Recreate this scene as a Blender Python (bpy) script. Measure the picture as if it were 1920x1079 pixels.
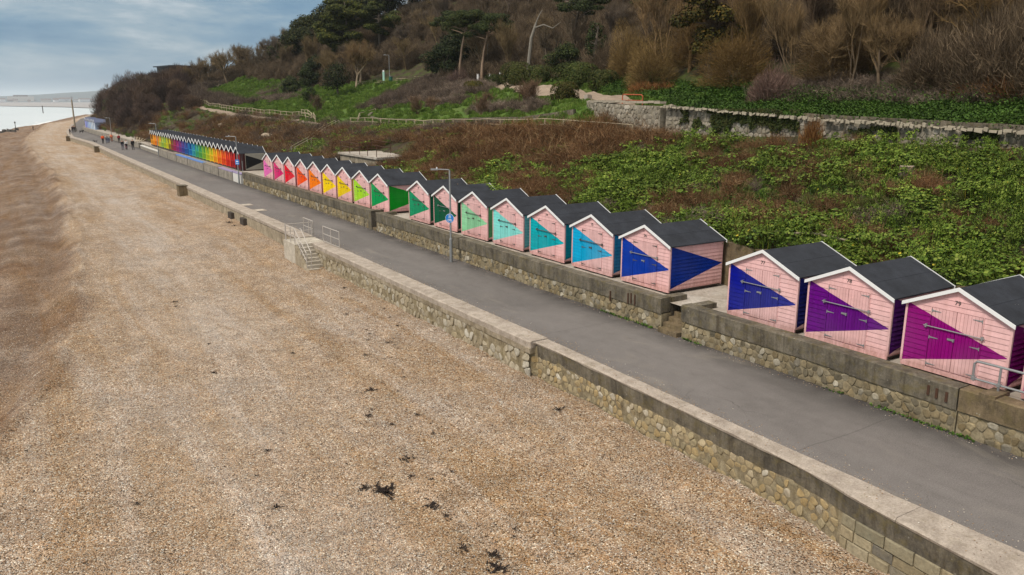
import bpy, math, random
import numpy as np
from mathutils import Vector, Matrix, Euler
sc = bpy.context.scene
for o in list(bpy.data.objects): bpy.data.objects.remove(o)
col = sc.collection
R = math.radians
random.seed(7); np.random.seed(7)

# ---------------------------------------------------------------- camera
CAM_Z = 8.5
cd = bpy.data.cameras.new('camera'); cam = bpy.data.objects.new('camera', cd); col.objects.link(cam)
cd.sensor_width = 36.0; cd.lens = 36.0 * 1500 / 1920
cd.clip_start = 0.1; cd.clip_end = 20000
cam.location = (0, 0, CAM_Z)
cam.rotation_euler = (R(90 - 13.207), 0, R(-32.723))
sc.camera = cam

# ---------------------------------------------------------------- world, sun, exposure
W = bpy.data.worlds.new('World'); sc.world = W; W.use_nodes = True
wn = W.node_tree; wn.nodes.clear()
wo = wn.nodes.new('ShaderNodeOutputWorld'); bg = wn.nodes.new('ShaderNodeBackground')
sky = wn.nodes.new('ShaderNodeTexSky'); sky.sky_type = 'NISHITA'; sky.sun_disc = False
SUN_EL, SUN_AZ = 52, -100      # azimuth clockwise from +Y: the sun stands over the sea, behind thin cloud
sky.sun_elevation = R(SUN_EL); sky.sun_rotation = R(SUN_AZ); sky.air_density = 1.0; sky.dust_density = 1.5
tc = wn.nodes.new('ShaderNodeTexCoord'); sx = wn.nodes.new('ShaderNodeSeparateXYZ')
wn.links.new(tc.outputs['Generated'], sx.inputs[0])
def wmath(op, a, b=None):
    m = wn.nodes.new('ShaderNodeMath'); m.operation = op
    for i, v in enumerate((a, b)):
        if v is None: continue
        if isinstance(v, (int, float)): m.inputs[i].default_value = v
        else: wn.links.new(v, m.inputs[i])
    return m.outputs[0]
elev = wmath('MAXIMUM', sx.outputs[2], 0.0)
cmb = wn.nodes.new('ShaderNodeCombineXYZ'); wn.links.new(sx.outputs[0], cmb.inputs[0]); wn.links.new(sx.outputs[1], cmb.inputs[1])
wn.links.new(wmath('MULTIPLY', sx.outputs[2], wmath('SUBTRACT', 4.5, wmath('MULTIPLY', elev, 2.5))), cmb.inputs[2])
def wnoise(scale, detail, rough, off):
    mp = wn.nodes.new('ShaderNodeMapping'); mp.inputs['Location'].default_value = off
    mp.inputs['Scale'].default_value = (scale, scale, scale); mp.inputs['Rotation'].default_value = (R(8), R(-6), 0)
    wn.links.new(cmb.outputs[0], mp.inputs[0])
    t = wn.nodes.new('ShaderNodeTexNoise'); t.inputs['Scale'].default_value = 1
    t.inputs['Detail'].default_value = detail; t.inputs['Roughness'].default_value = rough
    t.inputs['Distortion'].default_value = 0.25
    wn.links.new(mp.outputs[0], t.inputs['Vector']); return t.outputs[0]
def wramp(fac, stops):
    r = wn.nodes.new('ShaderNodeValToRGB'); e = r.color_ramp.elements
    while len(e) < len(stops): e.new(0.5)
    for i, (p, c) in enumerate(stops): e[i].position = p; e[i].color = (*c, 1)
    wn.links.new(fac, r.inputs[0]); return r.outputs[0]
def wmix(f, a, b, blend='MIX'):
    m = wn.nodes.new('ShaderNodeMix'); m.data_type = 'RGBA'; m.blend_type = blend
    for i, v in ((0, f), (6, a), (7, b)):
        if isinstance(v, bpy.types.NodeSocket): wn.links.new(v, m.inputs[i])
        else: m.inputs[i].default_value = v if isinstance(v, (int, float)) else (*v, 1)
    return m.outputs[2]
n1 = wnoise(3.4, 7, 0.55, (3.1, 1.7, 0.35)); n2 = wnoise(9.0, 6, 0.6, (9.0, 4.0, 2))
grey = wramp(wmath('ADD', wmath('MULTIPLY', n1, 0.75), wmath('MULTIPLY', n2, 0.25)), [(0.38, (0.75, 2.0, 3.5)), (0.46, (1.7, 3.0, 4.3)), (0.52, (3.2, 4.2, 5.0)), (0.60, (6.3, 6.7, 7.0))])
# towards the horizon the cloud thins to a pale band; overhead an overcast sky is about three times as bright
grey = wmix(wramp(elev, [(0.0, (0.85,)*3), (0.05, (0.22,)*3), (0.11, (0.0,)*3)]), grey, (3.1, 4.2, 5.1))
over = wmix(wramp(elev, [(0.14, (0.0,)*3), (0.75, (1.0,)*3)]), grey, (9.2, 8.6, 7.9))
# a little of the clear sky shows between
skyc = wmix(0.12, over, sky.outputs[0])
wn.links.new(skyc, bg.inputs[0]); bg.inputs[1].default_value = 0.078
wn.links.new(bg.outputs[0], wo.inputs[0])

sd = bpy.data.lights.new('sun', 'SUN'); sun = bpy.data.objects.new('sun', sd); col.objects.link(sun)
sd.energy = 2.3; sd.angle = R(12); sd.color = (1.0, 0.93, 0.82)
d = Vector((math.sin(R(SUN_AZ))*math.cos(R(SUN_EL)), math.cos(R(SUN_AZ))*math.cos(R(SUN_EL)), math.sin(R(SUN_EL))))
sun.rotation_euler = d.to_track_quat('Z', 'Y').to_euler()
sc.view_settings.view_transform = 'Standard'; sc.view_settings.look = 'None'
sc.view_settings.gamma = 1; sc.view_settings.use_curve_mapping = False; sc.view_settings.exposure = 0.42
sc.cycles.max_bounces = 5; sc.cycles.diffuse_bounces = 3; sc.cycles.glossy_bounces = 2; sc.cycles.transmission_bounces = 2
sc.cycles.volume_bounces = 1

# ---------------------------------------------------------------- mesh helpers
class MB:
    def __init__(s): s.v = []; s.f = []; s.uv = []
    def add(s, vs, fs, uvs=None):
        n = len(s.v); s.v += [tuple(p) for p in vs]
        for i, f in enumerate(fs):
            s.f.append(tuple(n + k for k in f)); s.uv.append(uvs[i] if uvs else None)
    def box(s, x0, x1, y0, y1, z0, z1):
        s.add([(x0,y0,z0),(x1,y0,z0),(x1,y1,z0),(x0,y1,z0),(x0,y0,z1),(x1,y0,z1),(x1,y1,z1),(x0,y1,z1)],
              [(0,3,2,1),(4,5,6,7),(0,1,5,4),(1,2,6,5),(2,3,7,6),(3,0,4,7)]); return s
    def obox(s, c, ax, ay, az):      # oriented box: centre and three half axis vectors
        c, ax, ay, az = map(Vector, (c, ax, ay, az)); vs = []
        for k in (-1, 1):
            for i, j in ((-1,-1),(1,-1),(1,1),(-1,1)): vs.append(c + ax*i + ay*j + az*k)
        s.add(vs, [(0,3,2,1),(4,5,6,7),(0,1,5,4),(1,2,6,5),(2,3,7,6),(3,0,4,7)]); return s
    def tube(s, pts, rads, n=6, cap=True):
        pts = [Vector(p) for p in pts]
        if isinstance(rads, (int, float)): rads = [rads]*len(pts)
        base = len(s.v); d0 = (pts[1]-pts[0]).normalized(); a = d0.orthogonal().normalized()
        for i, p in enumerate(pts):
            d = (pts[min(i+1, len(pts)-1)] - pts[max(i-1, 0)]).normalized()
            a = (a - d*a.dot(d)).normalized(); b = d.cross(a)
            for k in range(n):
                t = 2*math.pi*k/n; s.v.append(tuple(p + (a*math.cos(t)+b*math.sin(t))*rads[i]))
        for i in range(len(pts)-1):
            for k in range(n):
                k2 = (k+1) % n
                s.f.append((base+i*n+k, base+i*n+k2, base+(i+1)*n+k2, base+(i+1)*n+k)); s.uv.append(None)
        if cap:
            s.f.append(tuple(base+k for k in reversed(range(n)))); s.uv.append(None)
            s.f.append(tuple(base+(len(pts)-1)*n+k for k in range(n))); s.uv.append(None)
        return s
    def mesh(s, name, mat, smooth=False):
        me = bpy.data.meshes.new(name); me.from_pydata(s.v, [], s.f)
        if any(u is not None for u in s.uv):
            l = me.uv_layers.new(name='UVMap'); data = []
            for f, u in zip(s.f, s.uv):
                data += [c for p in (u or [(0, 2)]*len(f)) for c in p]
            l.data.foreach_set('uv', data)
        if mat: me.materials.append(mat)
        if smooth: me.polygons.foreach_set('use_smooth', [True]*len(me.polygons))
        me.update(); return me
    def build(s, name, mat, parent=None, smooth=False, kind=None, loc=None, color=None):
        return link(name, s.mesh(name, mat, smooth), parent, kind, loc, color)
def link(name, me, parent=None, kind=None, loc=None, color=None):
    o = bpy.data.objects.new(name, me); col.objects.link(o)
    if parent: o.parent = parent
    if kind: o['kind'] = kind
    if loc is not None: o.location = loc
    if color: o.color = (*color, 1)
    return o
def raw_mesh(name, V, F, mat, smooth=False, attrs=None):
    """fast mesh from numpy arrays; F is (n,3) or (n,4)"""
    V = np.asarray(V, np.float32); F = np.asarray(F, np.int32)
    me = bpy.data.meshes.new(name); me.vertices.add(len(V)); me.vertices.foreach_set('co', V.ravel())
    k = F.shape[1]; me.loops.add(F.size); me.loops.foreach_set('vertex_index', F.ravel())
    me.polygons.add(len(F)); me.polygons.foreach_set('loop_start', np.arange(0, F.size, k, dtype=np.int32))
    me.polygons.foreach_set('loop_total', np.full(len(F), k, np.int32))
    if smooth: me.polygons.foreach_set('use_smooth', np.ones(len(F), bool))
    if mat: me.materials.append(mat)
    for n, a in (attrs or {}).items():
        at = me.attributes.new(n, 'FLOAT', 'POINT'); at.data.foreach_set('value', np.asarray(a, np.float32))
    me.update(calc_edges=True); me.validate(); return me
def tag(o, label, cat, group=None, kind=None):
    o['label'] = label; o['category'] = cat
    if group: o['group'] = group
    if kind: o['kind'] = kind
    return o
def thing(name, label, cat, loc=(0,0,0), rz=0.0, group=None):
    o = bpy.data.objects.new(name, None); col.objects.link(o); o.location = loc; o.rotation_euler = (0,0,rz)
    o.empty_display_size = 0.2
    return tag(o, label, cat, group)
kids = {}
def copy_tree(o, parent=None):
    c = o.copy(); col.objects.link(c); c.parent = parent
    for ch in list(o.children): copy_tree(ch, c)
    return c
def recolor(o, c):
    for ch in o.children: ch.color = (*c, 1); recolor(ch, c)

# ---------------------------------------------------------------- material helpers
def M(name, rough=0.85):
    m = bpy.data.materials.new(name); m.use_nodes = True; nt = m.node_tree
    b = nt.nodes['Principled BSDF']; b.inputs['Roughness'].default_value = rough
    b.inputs['Specular IOR Level'].default_value = 0.25
    return m, nt, b
class N:
    def __init__(s, nt): s.nt = nt
    def node(s, t, **kw):
        n = s.nt.nodes.new(t)
        for k, v in kw.items(): setattr(n, k, v)
        return n
    def set(s, n, i, v):
        if isinstance(v, bpy.types.NodeSocket): s.nt.links.new(v, n.inputs[i])
        else: n.inputs[i].default_value = v
    def coord(s, which='Object', scale=None):
        t = s.node('ShaderNodeTexCoord').outputs[which]
        if scale is None: return t
        m = s.node('ShaderNodeMapping'); s.nt.links.new(t, m.inputs[0]); m.inputs['Scale'].default_value = scale
        return m.outputs[0]
    def pos(s, scale=(1,1,1)):
        g = s.node('ShaderNodeNewGeometry').outputs['Position']
        m = s.node('ShaderNodeMapping'); s.nt.links.new(g, m.inputs[0]); m.inputs['Scale'].default_value = scale
        return m.outputs[0]
    def noise(s, vec, scale, detail=4, rough=0.55, dist=0.0):
        n = s.node('ShaderNodeTexNoise'); s.set(n, 'Vector', vec); s.set(n, 'Scale', scale); s.set(n, 'Detail', detail)
        s.set(n, 'Roughness', rough); s.set(n, 'Distortion', dist); return n.outputs[0]
    def voro(s, vec, scale, feature='F1', out='Distance'):
        n = s.node('ShaderNodeTexVoronoi', feature=feature); s.set(n, 'Vector', vec); s.set(n, 'Scale', scale); return n.outputs[out]
    def ramp(s, fac, stops, interp='LINEAR'):
        r = s.node('ShaderNodeValToRGB'); e = r.color_ramp.elements; r.color_ramp.interpolation = interp
        while len(e) < len(stops): e.new(0.5)
        for i, (p, c) in enumerate(stops):
            if isinstance(c, (int, float)): c = (c, c, c)
            e[i].position = p; e[i].color = (*c, 1)
        s.set(r, 0, fac); return r.outputs[0]
    def mix(s, fac, a, b, blend='MIX'):
        m = s.node('ShaderNodeMix', data_type='RGBA', blend_type=blend); s.set(m, 0, fac)
        for i, v in ((6, a), (7, b)):
            if isinstance(v, tuple) and len(v) == 3: v = (*v, 1)
            s.set(m, i, v)
        return m.outputs[2]
    def math(s, op, a, b=0.0):
        m = s.node('ShaderNodeMath', operation=op); s.set(m, 0, a); s.set(m, 1, b); return m.outputs[0]
    def sep(s, vec):
        n = s.node('ShaderNodeSeparateXYZ'); s.set(n, 0, vec); return n.outputs
    def hsv(s, c, h=0.5, sat=1.0, v=1.0):
        n = s.node('ShaderNodeHueSaturation'); s.set(n, 'Hue', h); s.set(n, 'Saturation', sat); s.set(n, 'Value', v); s.set(n, 'Color', c); return n.outputs[0]
    def bump(s, h, strength, dist, normal=None):
        b = s.node('ShaderNodeBump'); s.set(b, 'Height', h); s.set(b, 'Strength', strength); s.set(b, 'Distance', dist)
        if normal is not None: s.set(b, 'Normal', normal)
        return b.outputs[0]
def wire(nt, b, colour=None, normal=None, rough=None):
    for k, v in (('Base Color', colour), ('Normal', normal), ('Roughness', rough)):
        if v is not None: nt.links.new(v, b.inputs[k])

def mat_simple(name, c, rough=0.8, var=0.15, scale=3.0, metal=0.0):
    m, nt, b = M(name, rough); n = N(nt); b.inputs['Metallic'].default_value = metal
    f = n.noise(n.pos(), scale, 5, 0.6)
    v = n.math('MULTIPLY_ADD', f, 2*var); v.node.inputs[2].default_value = 1 - var
    wire(nt, b, n.hsv((*c, 1), v=v)); return m
def mat_shingle():
    m, nt, b = M('shingle', 0.75); n = N(nt); p = n.pos()
    cellv = n.node('ShaderNodeTexVoronoi', feature='F1'); n.set(cellv, 'Vector', p); n.set(cellv, 'Scale', 30.0)
    r1 = n.sep(cellv.outputs['Color'])
    stones = n.ramp(r1[0], [(0.0, (0.06,0.042,0.028)), (0.13, (0.15,0.100,0.058)), (0.30, (0.35,0.215,0.125)), (0.5, (0.46,0.325,0.215)),
                            (0.66, (0.32,0.245,0.19)), (0.80, (0.55,0.43,0.32)), (0.90, (0.38,0.36,0.35)), (1.0, (0.84,0.78,0.68))])
    big = n.noise(p, 0.10, 3, 0.6, 0.4); mid = n.noise(p, 0.7, 4, 0.6); fine = n.noise(p, 5.0, 3, 0.7)
    tone = n.ramp(big, [(0.35, (0.95,0.86,0.71)), (0.5, (0.96,0.90,0.78)), (0.64, (0.95,0.92,0.86))])
    c = n.mix(1.0, stones, tone, 'MULTIPLY')
    c = n.hsv(c, v=n.ramp(mid, [(0.3, 0.80), (0.7, 1.12)]))
    c = n.hsv(c, v=n.ramp(fine, [(0.3, 0.85), (0.7, 1.12)]))
    a = n.node('ShaderNodeAttribute'); a.attribute_name = 'rust'
    c = n.mix(a.outputs['Fac'], c, n.mix(1.0, c, (0.44,0.35,0.27), 'MULTIPLY'))
    g = n.node('ShaderNodeAttribute'); g.attribute_name = 'pale'
    c = n.mix(g.outputs['Fac'], c, n.hsv(n.mix(0.5, c, (0.42,0.39,0.36)), v=1.2))
    c = n.hsv(c, v=1.16)
    bands = n.noise(n.pos((0.9,0.10,1)), 0.9, 6, 0.65, 0.6); c = n.hsv(c, sat=n.ramp(bands, [(0.35, 1.1), (0.65, 0.72)]), v=n.ramp(bands, [(0.3, 0.88), (0.7, 1.14)]))
    gr = n.noise(p, 1.9, 9, 0.85); c = n.hsv(c, v=n.ramp(gr, [(0.3, 0.80), (0.7, 1.2)]))
    feet = n.noise(p, 2.6, 3, 0.6); c = n.hsv(c, v=n.ramp(feet, [(0.35, 0.90), (0.6, 1.06)]))
    h = n.math('SUBTRACT', 1.0, cellv.outputs['Distance'])
    nm = n.bump(n.math('ADD', h, n.math('MULTIPLY', r1[1], 0.5)), 1.0, 0.035, n.bump(feet, 0.7, 0.10, n.bump(mid, 0.6, 0.15)))
    wire(nt, b, c, nm); return m
def mat_asphalt():
    m, nt, b = M('asphalt', 0.9); n = N(nt); p = n.pos()
    g = n.noise(p, 30, 4, 0.85); big = n.noise(n.pos((1, 0.35, 1)), 0.35, 4, 0.6, 0.6); mid = n.noise(p, 2.2, 5, 0.65)
    c = n.ramp(g, [(0.25, (0.092,0.084,0.079)), (0.55, (0.170,0.156,0.147)), (0.8, (0.29,0.268,0.255))])
    c = n.hsv(c, v=n.ramp(big, [(0.3, 0.82), (0.7, 1.15)])); c = n.hsv(c, v=n.ramp(mid, [(0.25, 0.9), (0.75, 1.08)]))
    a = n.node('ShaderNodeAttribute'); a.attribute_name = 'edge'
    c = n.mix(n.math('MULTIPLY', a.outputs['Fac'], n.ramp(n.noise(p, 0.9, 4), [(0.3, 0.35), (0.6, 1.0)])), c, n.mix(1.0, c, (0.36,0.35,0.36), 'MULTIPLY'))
    vr = n.voro(p, 6.0); spot = n.math('LESS_THAN', vr, 0.05); sel = n.math('GREATER_THAN', n.noise(p, 0.8, 2), 0.62)
    c = n.mix(n.math('MULTIPLY', n.math('MULTIPLY', spot, sel), 0.8), c, (0.5, 0.49, 0.46))
    pw = n.node('ShaderNodeVectorMath', operation='ADD'); n.set(pw, 0, p); dn = n.node('ShaderNodeTexNoise'); n.set(dn, 'Vector', p); n.set(dn, 'Scale', 1.2); n.set(dn, 'Detail', 5); n.set(pw, 1, dn.outputs[1])
    ed = n.voro(pw.outputs[0], 0.22, 'DISTANCE_TO_EDGE')
    crack = n.math('MULTIPLY', n.math('LESS_THAN', ed, 0.003), n.ramp(n.noise(p, 0.22, 3), [(0.52, 0.0), (0.64, 0.4)]))
    c = n.mix(crack, c, (0.035,0.032,0.03))
    sy = n.sep(p)[1]; strip = n.math('LESS_THAN', n.math('FRACT', n.math('MULTIPLY', n.math('ADD', sy, n.math('MULTIPLY', n.noise(p, 0.5, 2), 0.25)), 0.085)), 0.0035)
    c = n.mix(n.math('MULTIPLY', strip, 0.3), c, (0.05,0.046,0.042))
    st_ = n.noise(n.pos((1.5,0.5,1)), 0.9, 7, 0.7, 1.0); c = n.mix(n.ramp(st_, [(0.55, 0.0), (0.75, 0.35)]), c, (0.085,0.076,0.066))
    c = n.mix(n.ramp(n.noise(n.pos((0.9,0.3,1)), 0.6, 5, 0.65, 0.8), [(0.58, 0.0), (0.72, 0.30)]), c, (0.30,0.265,0.215))
    wire(nt, b, c, n.bump(g, 0.4, 0.01)); return m
def mat_concrete(name, light, dark, stain=0.5, scale=1.0, moss=0.0, streak=True):
    m, nt, b = M(name, 0.92); n = N(nt); p = n.pos()
    f = n.noise(p, 1.3*scale, 8, 0.7, 0.3); c = n.ramp(f, [(0.33, dark), (0.62, light)])
    if streak:
        st = n.noise(n.pos((3.2, 3.2, 0.25)), 1.6, 5, 0.65); c = n.mix(n.ramp(st, [(0.45, 0.0), (0.72, stain)]), c, n.mix(1.0, c, (0.42,0.38,0.33), 'MULTIPLY'))
    sp = n.noise(p, 14*scale, 4, 0.75); c = n.hsv(c, v=n.ramp(sp, [(0.3, 0.72), (0.7, 1.25)]))
    if moss: c = n.mix(n.ramp(n.noise(p, 3.0, 6, 0.7), [(0.5, 0.0), (0.68, moss)]), c, (0.14, 0.11, 0.04))
    li = n.voro(p, 5.0); c = n.mix(n.math('MULTIPLY', n.ramp(li, [(0.06, 1.0), (0.14, 0.0)]), n.ramp(n.noise(p, 1.1, 3), [(0.5, 0.0), (0.62, 0.5)])), c, (0.45, 0.43, 0.37))
    wire(nt, b, c, n.bump(n.math('ADD', f, n.math('MULTIPLY', sp, 0.6)), 0.6, 0.03)); return m
def mat_stone(name, stops, dirt=(0.15,0.125,0.08)):
    m, nt, b = M(name, 0.9); n = N(nt); p = n.pos()
    g = n.node('ShaderNodeNewGeometry'); oi = n.node('ShaderNodeObjectInfo')
    r = n.math('FRACT', n.math('ADD', g.outputs['Random Per Island'], oi.outputs['Random']))
    c = n.ramp(r, stops)
    f = n.noise(p, 9, 6, 0.7); c = n.hsv(c, v=n.ramp(f, [(0.25, 0.6), (0.75, 1.35)]))
    c = n.mix(n.ramp(n.noise(p, 1.0, 6, 0.7), [(0.46, 0.0), (0.68, 0.8)]), c, n.mix(n.noise(p, 8, 3), dirt, tuple(q*2.2 for q in dirt)))
    wire(nt, b, c, n.bump(f, 0.8, 0.03)); return m
PINK = (0.74, 0.45, 0.445)
def mat_paint():
    m, nt, b = M('painted_boards', 0.75); n = N(nt); b.inputs['Specular IOR Level'].default_value = 0.12
    uv = n.sep(n.coord('UV')); u, v = uv[0], uv[1]
    lo = n.math('GREATER_THAN', v, n.math('MULTIPLY', u, 0.46)); hi = n.math('LESS_THAN', v, n.math('SUBTRACT', 1.0, n.math('MULTIPLY', u, 0.54)))
    t = n.math('MULTIPLY', lo, hi)
    oi = n.node('ShaderNodeObjectInfo')
    c = n.mix(t, PINK, oi.outputs['Color'])
    f = n.noise(n.pos((1,1,4)), 2.5, 5, 0.6); c = n.hsv(c, v=n.ramp(f, [(0.3, 0.92), (0.7, 1.04)]))
    c = n.mix(n.math('MULTIPLY', n.ramp(n.noise(n.pos((5,5,0.6)), 1.5, 4), [(0.45,0.0),(0.75,0.4)]), 1.0), c, n.mix(1.0, c, (0.6,0.55,0.5), 'MULTIPLY'))
    g = n.node('ShaderNodeNewGeometry'); rr_ = n.math('FRACT', n.math('ADD', g.outputs['Random Per Island'], oi.outputs['Random']))
    c = n.hsv(c, v=n.ramp(rr_, [(0, 0.93), (1, 1.05)]))
    foot = n.math('MULTIPLY', n.ramp(v, [(0.0, 1.0), (0.16, 0.0)]), n.ramp(n.noise(n.pos((4,4,1.5)), 2.0, 6, 0.7), [(0.35, 0.1), (0.65, 0.75)]))
    c = n.mix(foot, c, n.mix(1.0, c, (0.50,0.44,0.36), 'MULTIPLY'))
    hutv = n.noise(n.pos(), 0.33, 2); c = n.hsv(c, sat=n.ramp(hutv, [(0.3, 0.92), (0.7, 1.12)]), v=n.ramp(hutv, [(0.3, 0.92), (0.7, 1.06)]))
    wire(nt, b, c, n.bump(n.noise(n.pos((1,1,6)), 12, 3), 0.15, 0.01)); return m
def mat_color(name='coloured_paint', rough=0.5, var=0.08):
    m, nt, b = M(name, rough); n = N(nt); oi = n.node('ShaderNodeObjectInfo')
    f = n.noise(n.pos(), 4, 4); wire(nt, b, n.hsv(oi.outputs['Color'], v=n.ramp(f, [(0.3, 1-var), (0.7, 1+var)]))); return m
def mat_felt():
    m, nt, b = M('roofing_felt', 0.9); n = N(nt); p = n.pos()
    c = n.ramp(n.noise(p, 60, 3, 0.8), [(0.3, (0.014,0.016,0.021)), (0.7, (0.036,0.040,0.050))])
    c = n.hsv(c, v=n.ramp(n.noise(p, 1.3, 6, 0.7), [(0.3, 0.7), (0.7, 1.5)]))
    c = n.mix(n.ramp(n.noise(n.pos((1,3,1)), 1.8, 5, 0.7), [(0.6, 0.0), (0.8, 0.35)]), c, (0.075,0.078,0.07))
    dr = n.math('MULTIPLY', n.math('LESS_THAN', n.voro(p, 4.5), 0.06), n.math('GREATER_THAN', n.noise(p, 0.9, 2), 0.6)); c = n.mix(n.math('MULTIPLY', dr, 0.6), c, (0.35,0.34,0.31))
    wire(nt, b, c, n.bump(n.noise(p, 5, 5, 0.7), 0.3, 0.02)); return m
def mat_foliage(name, stops, rough=0.7, obj_color=False, big=0.12):
    """colour varies leaf by leaf, plant by plant and over the slope"""
    m, nt, b = M(name, rough); n = N(nt); b.inputs['Specular IOR Level'].default_value = 0.12
    g = n.node('ShaderNodeNewGeometry'); oi = n.node('ShaderNodeObjectInfo')
    r = n.math('FRACT', n.math('ADD', n.math('MULTIPLY', g.outputs['Random Per Island'], 0.8), n.math('MULTIPLY', oi.outputs['Random'], 0.5)))
    c = n.ramp(r, stops)
    if obj_color: c = n.mix(1.0, c, oi.outputs['Color'], 'MULTIPLY')
    c = n.hsv(c, v=n.ramp(n.noise(n.pos(), big*3, 5, 0.65), [(0.3, 0.58), (0.7, 1.32)]))
    wire(nt, b, c); return m

m_shingle = mat_shingle(); m_asphalt = mat_asphalt(); m_paint = mat_paint(); m_color = mat_color(); m_felt = mat_felt()
m_coping = mat_concrete('pale_coping_concrete', (0.44,0.38,0.32), (0.27,0.225,0.185), 0.15, 1.5, 0.25, False)
m_dirty = mat_concrete('weathered_wall_concrete', (0.19,0.165,0.125), (0.070,0.062,0.050), 0.85, 1.0, 0.6)
m_brown = mat_concrete('brown_stained_concrete', (0.22,0.165,0.10), (0.10,0.078,0.05), 0.6, 1.0, 0.5)
m_slab = mat_concrete('platform_concrete', (0.46,0.42,0.37), (0.30,0.25,0.20), 0.0, 0.6, 0.12, False)
m_step = mat_concrete('step_concrete', (0.56,0.51,0.43), (0.36,0.32,0.26), 0.15, 1.4, 0.2)
m_render = mat_concrete('rendered_sea_wall', (0.42,0.36,0.27), (0.22,0.18,0.125), 0.7, 1.2, 0.45)
m_mortar = mat_concrete('old_mortar', (0.34,0.285,0.185), (0.15,0.12,0.078), 0.6, 2.6, 0.5)
m_rubble = mat_stone('rubble_stone', [(0.0,(0.18,0.135,0.070)), (0.25,(0.30,0.235,0.135)), (0.45,(0.25,0.21,0.14)), (0.6,(0.12,0.105,0.075)), (0.75,(0.34,0.27,0.155)), (0.9,(0.42,0.38,0.30)), (1.0,(0.17,0.15,0.115))], (0.085,0.070,0.045))
m_ochre = mat_stone('ochre_rubble_stone', [(0.0,(0.30,0.215,0.10)), (0.22,(0.40,0.30,0.155)), (0.45,(0.36,0.30,0.185)), (0.6,(0.20,0.17,0.11)), (0.75,(0.42,0.33,0.19)), (0.9,(0.50,0.46,0.38)), (1.0,(0.30,0.21,0.09))])
m_mortar_pale = mat_concrete('pale_garden_wall_mortar', (0.34,0.30,0.235), (0.17,0.15,0.115), 0.5, 2.2, 0.3)
m_ashlar = mat_stone('squared_stone', [(0.0,(0.22,0.18,0.11)), (0.3,(0.34,0.28,0.18)), (0.6,(0.20,0.185,0.13)), (0.8,(0.38,0.32,0.21)), (1.0,(0.13,0.125,0.115))])
m_grey_stone = mat_stone('grey_garden_wall_stone', [(0.0,(0.17,0.15,0.115)), (0.3,(0.27,0.24,0.19)), (0.6,(0.35,0.31,0.25)), (0.8,(0.22,0.195,0.155)), (1.0,(0.44,0.40,0.335))], (0.12,0.10,0.07))
m_white = mat_simple('white_gloss_trim', (0.74,0.75,0.75), 0.45, 0.05)
m_galv = mat_simple('galvanised_steel', (0.33,0.34,0.345), 0.42, 0.2, 8, 0.6)
m_rail = mat_simple('painted_grey_rail', (0.46,0.42,0.38), 0.55, 0.25, 6, 0.2)
m_iron = mat_simple('black_iron_fittings', (0.10,0.095,0.09), 0.5, 0.3, 8, 0.3)
m_rust = mat_simple('rusty_iron', (0.07,0.035,0.022), 0.85, 0.4, 9)
m_timber = mat_simple('weathered_timber', (0.30,0.25,0.18), 0.85, 0.3, 5)
m_dark_timber = mat_simple('dark_timber', (0.07,0.058,0.048), 0.9, 0.3, 5)
m_black = mat_simple('opening_shade_black', (0.012,0.012,0.012), 0.9, 0.1)
m_weed = mat_simple('dried_seaweed', (0.022,0.015,0.012), 0.8, 0.4, 30)
# ---------------------------------------------------------------- the lie of the land
def ip(x, pts):
    return float(np.interp(x, [p[0] for p in pts], [p[1] for p in pts]))
SW = [(-30,15.4),(6,15.6),(12,15.7),(23,16.05),(35,16.25),(54,16.5),(94,16.9),(140,17.2),(184,17.7),(215,16.6),(250,18.5),(330,26),(420,36),(560,56),(700,80)]   # inner edge of the sea wall
RT = [(-30,19.8),(8,20.2),(15,20.38),(30,20.5),(50,20.9),(85,21.4),(126,21.8),(160,22.5),(210,22.4),(262,22.6),(330,31),(420,41),(560,61),(700,85)]            # back edge of the promenade
BW = [(-30,-1.3),(25,-1.2),(45,-1.1),(60,-0.85),(100,-0.75),(200,-0.9),(300,-1.0),(700,-1.2)]
CR = [(-30,-12),(0,-6.5),(19,-3),(25,-0.9),(31,1.0),(44,3.0),(65,4.6),(115,6.6),(175,6.6),(240,8),(300,13),(389,21),(435,32),(583,54),(800,90)]
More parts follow.
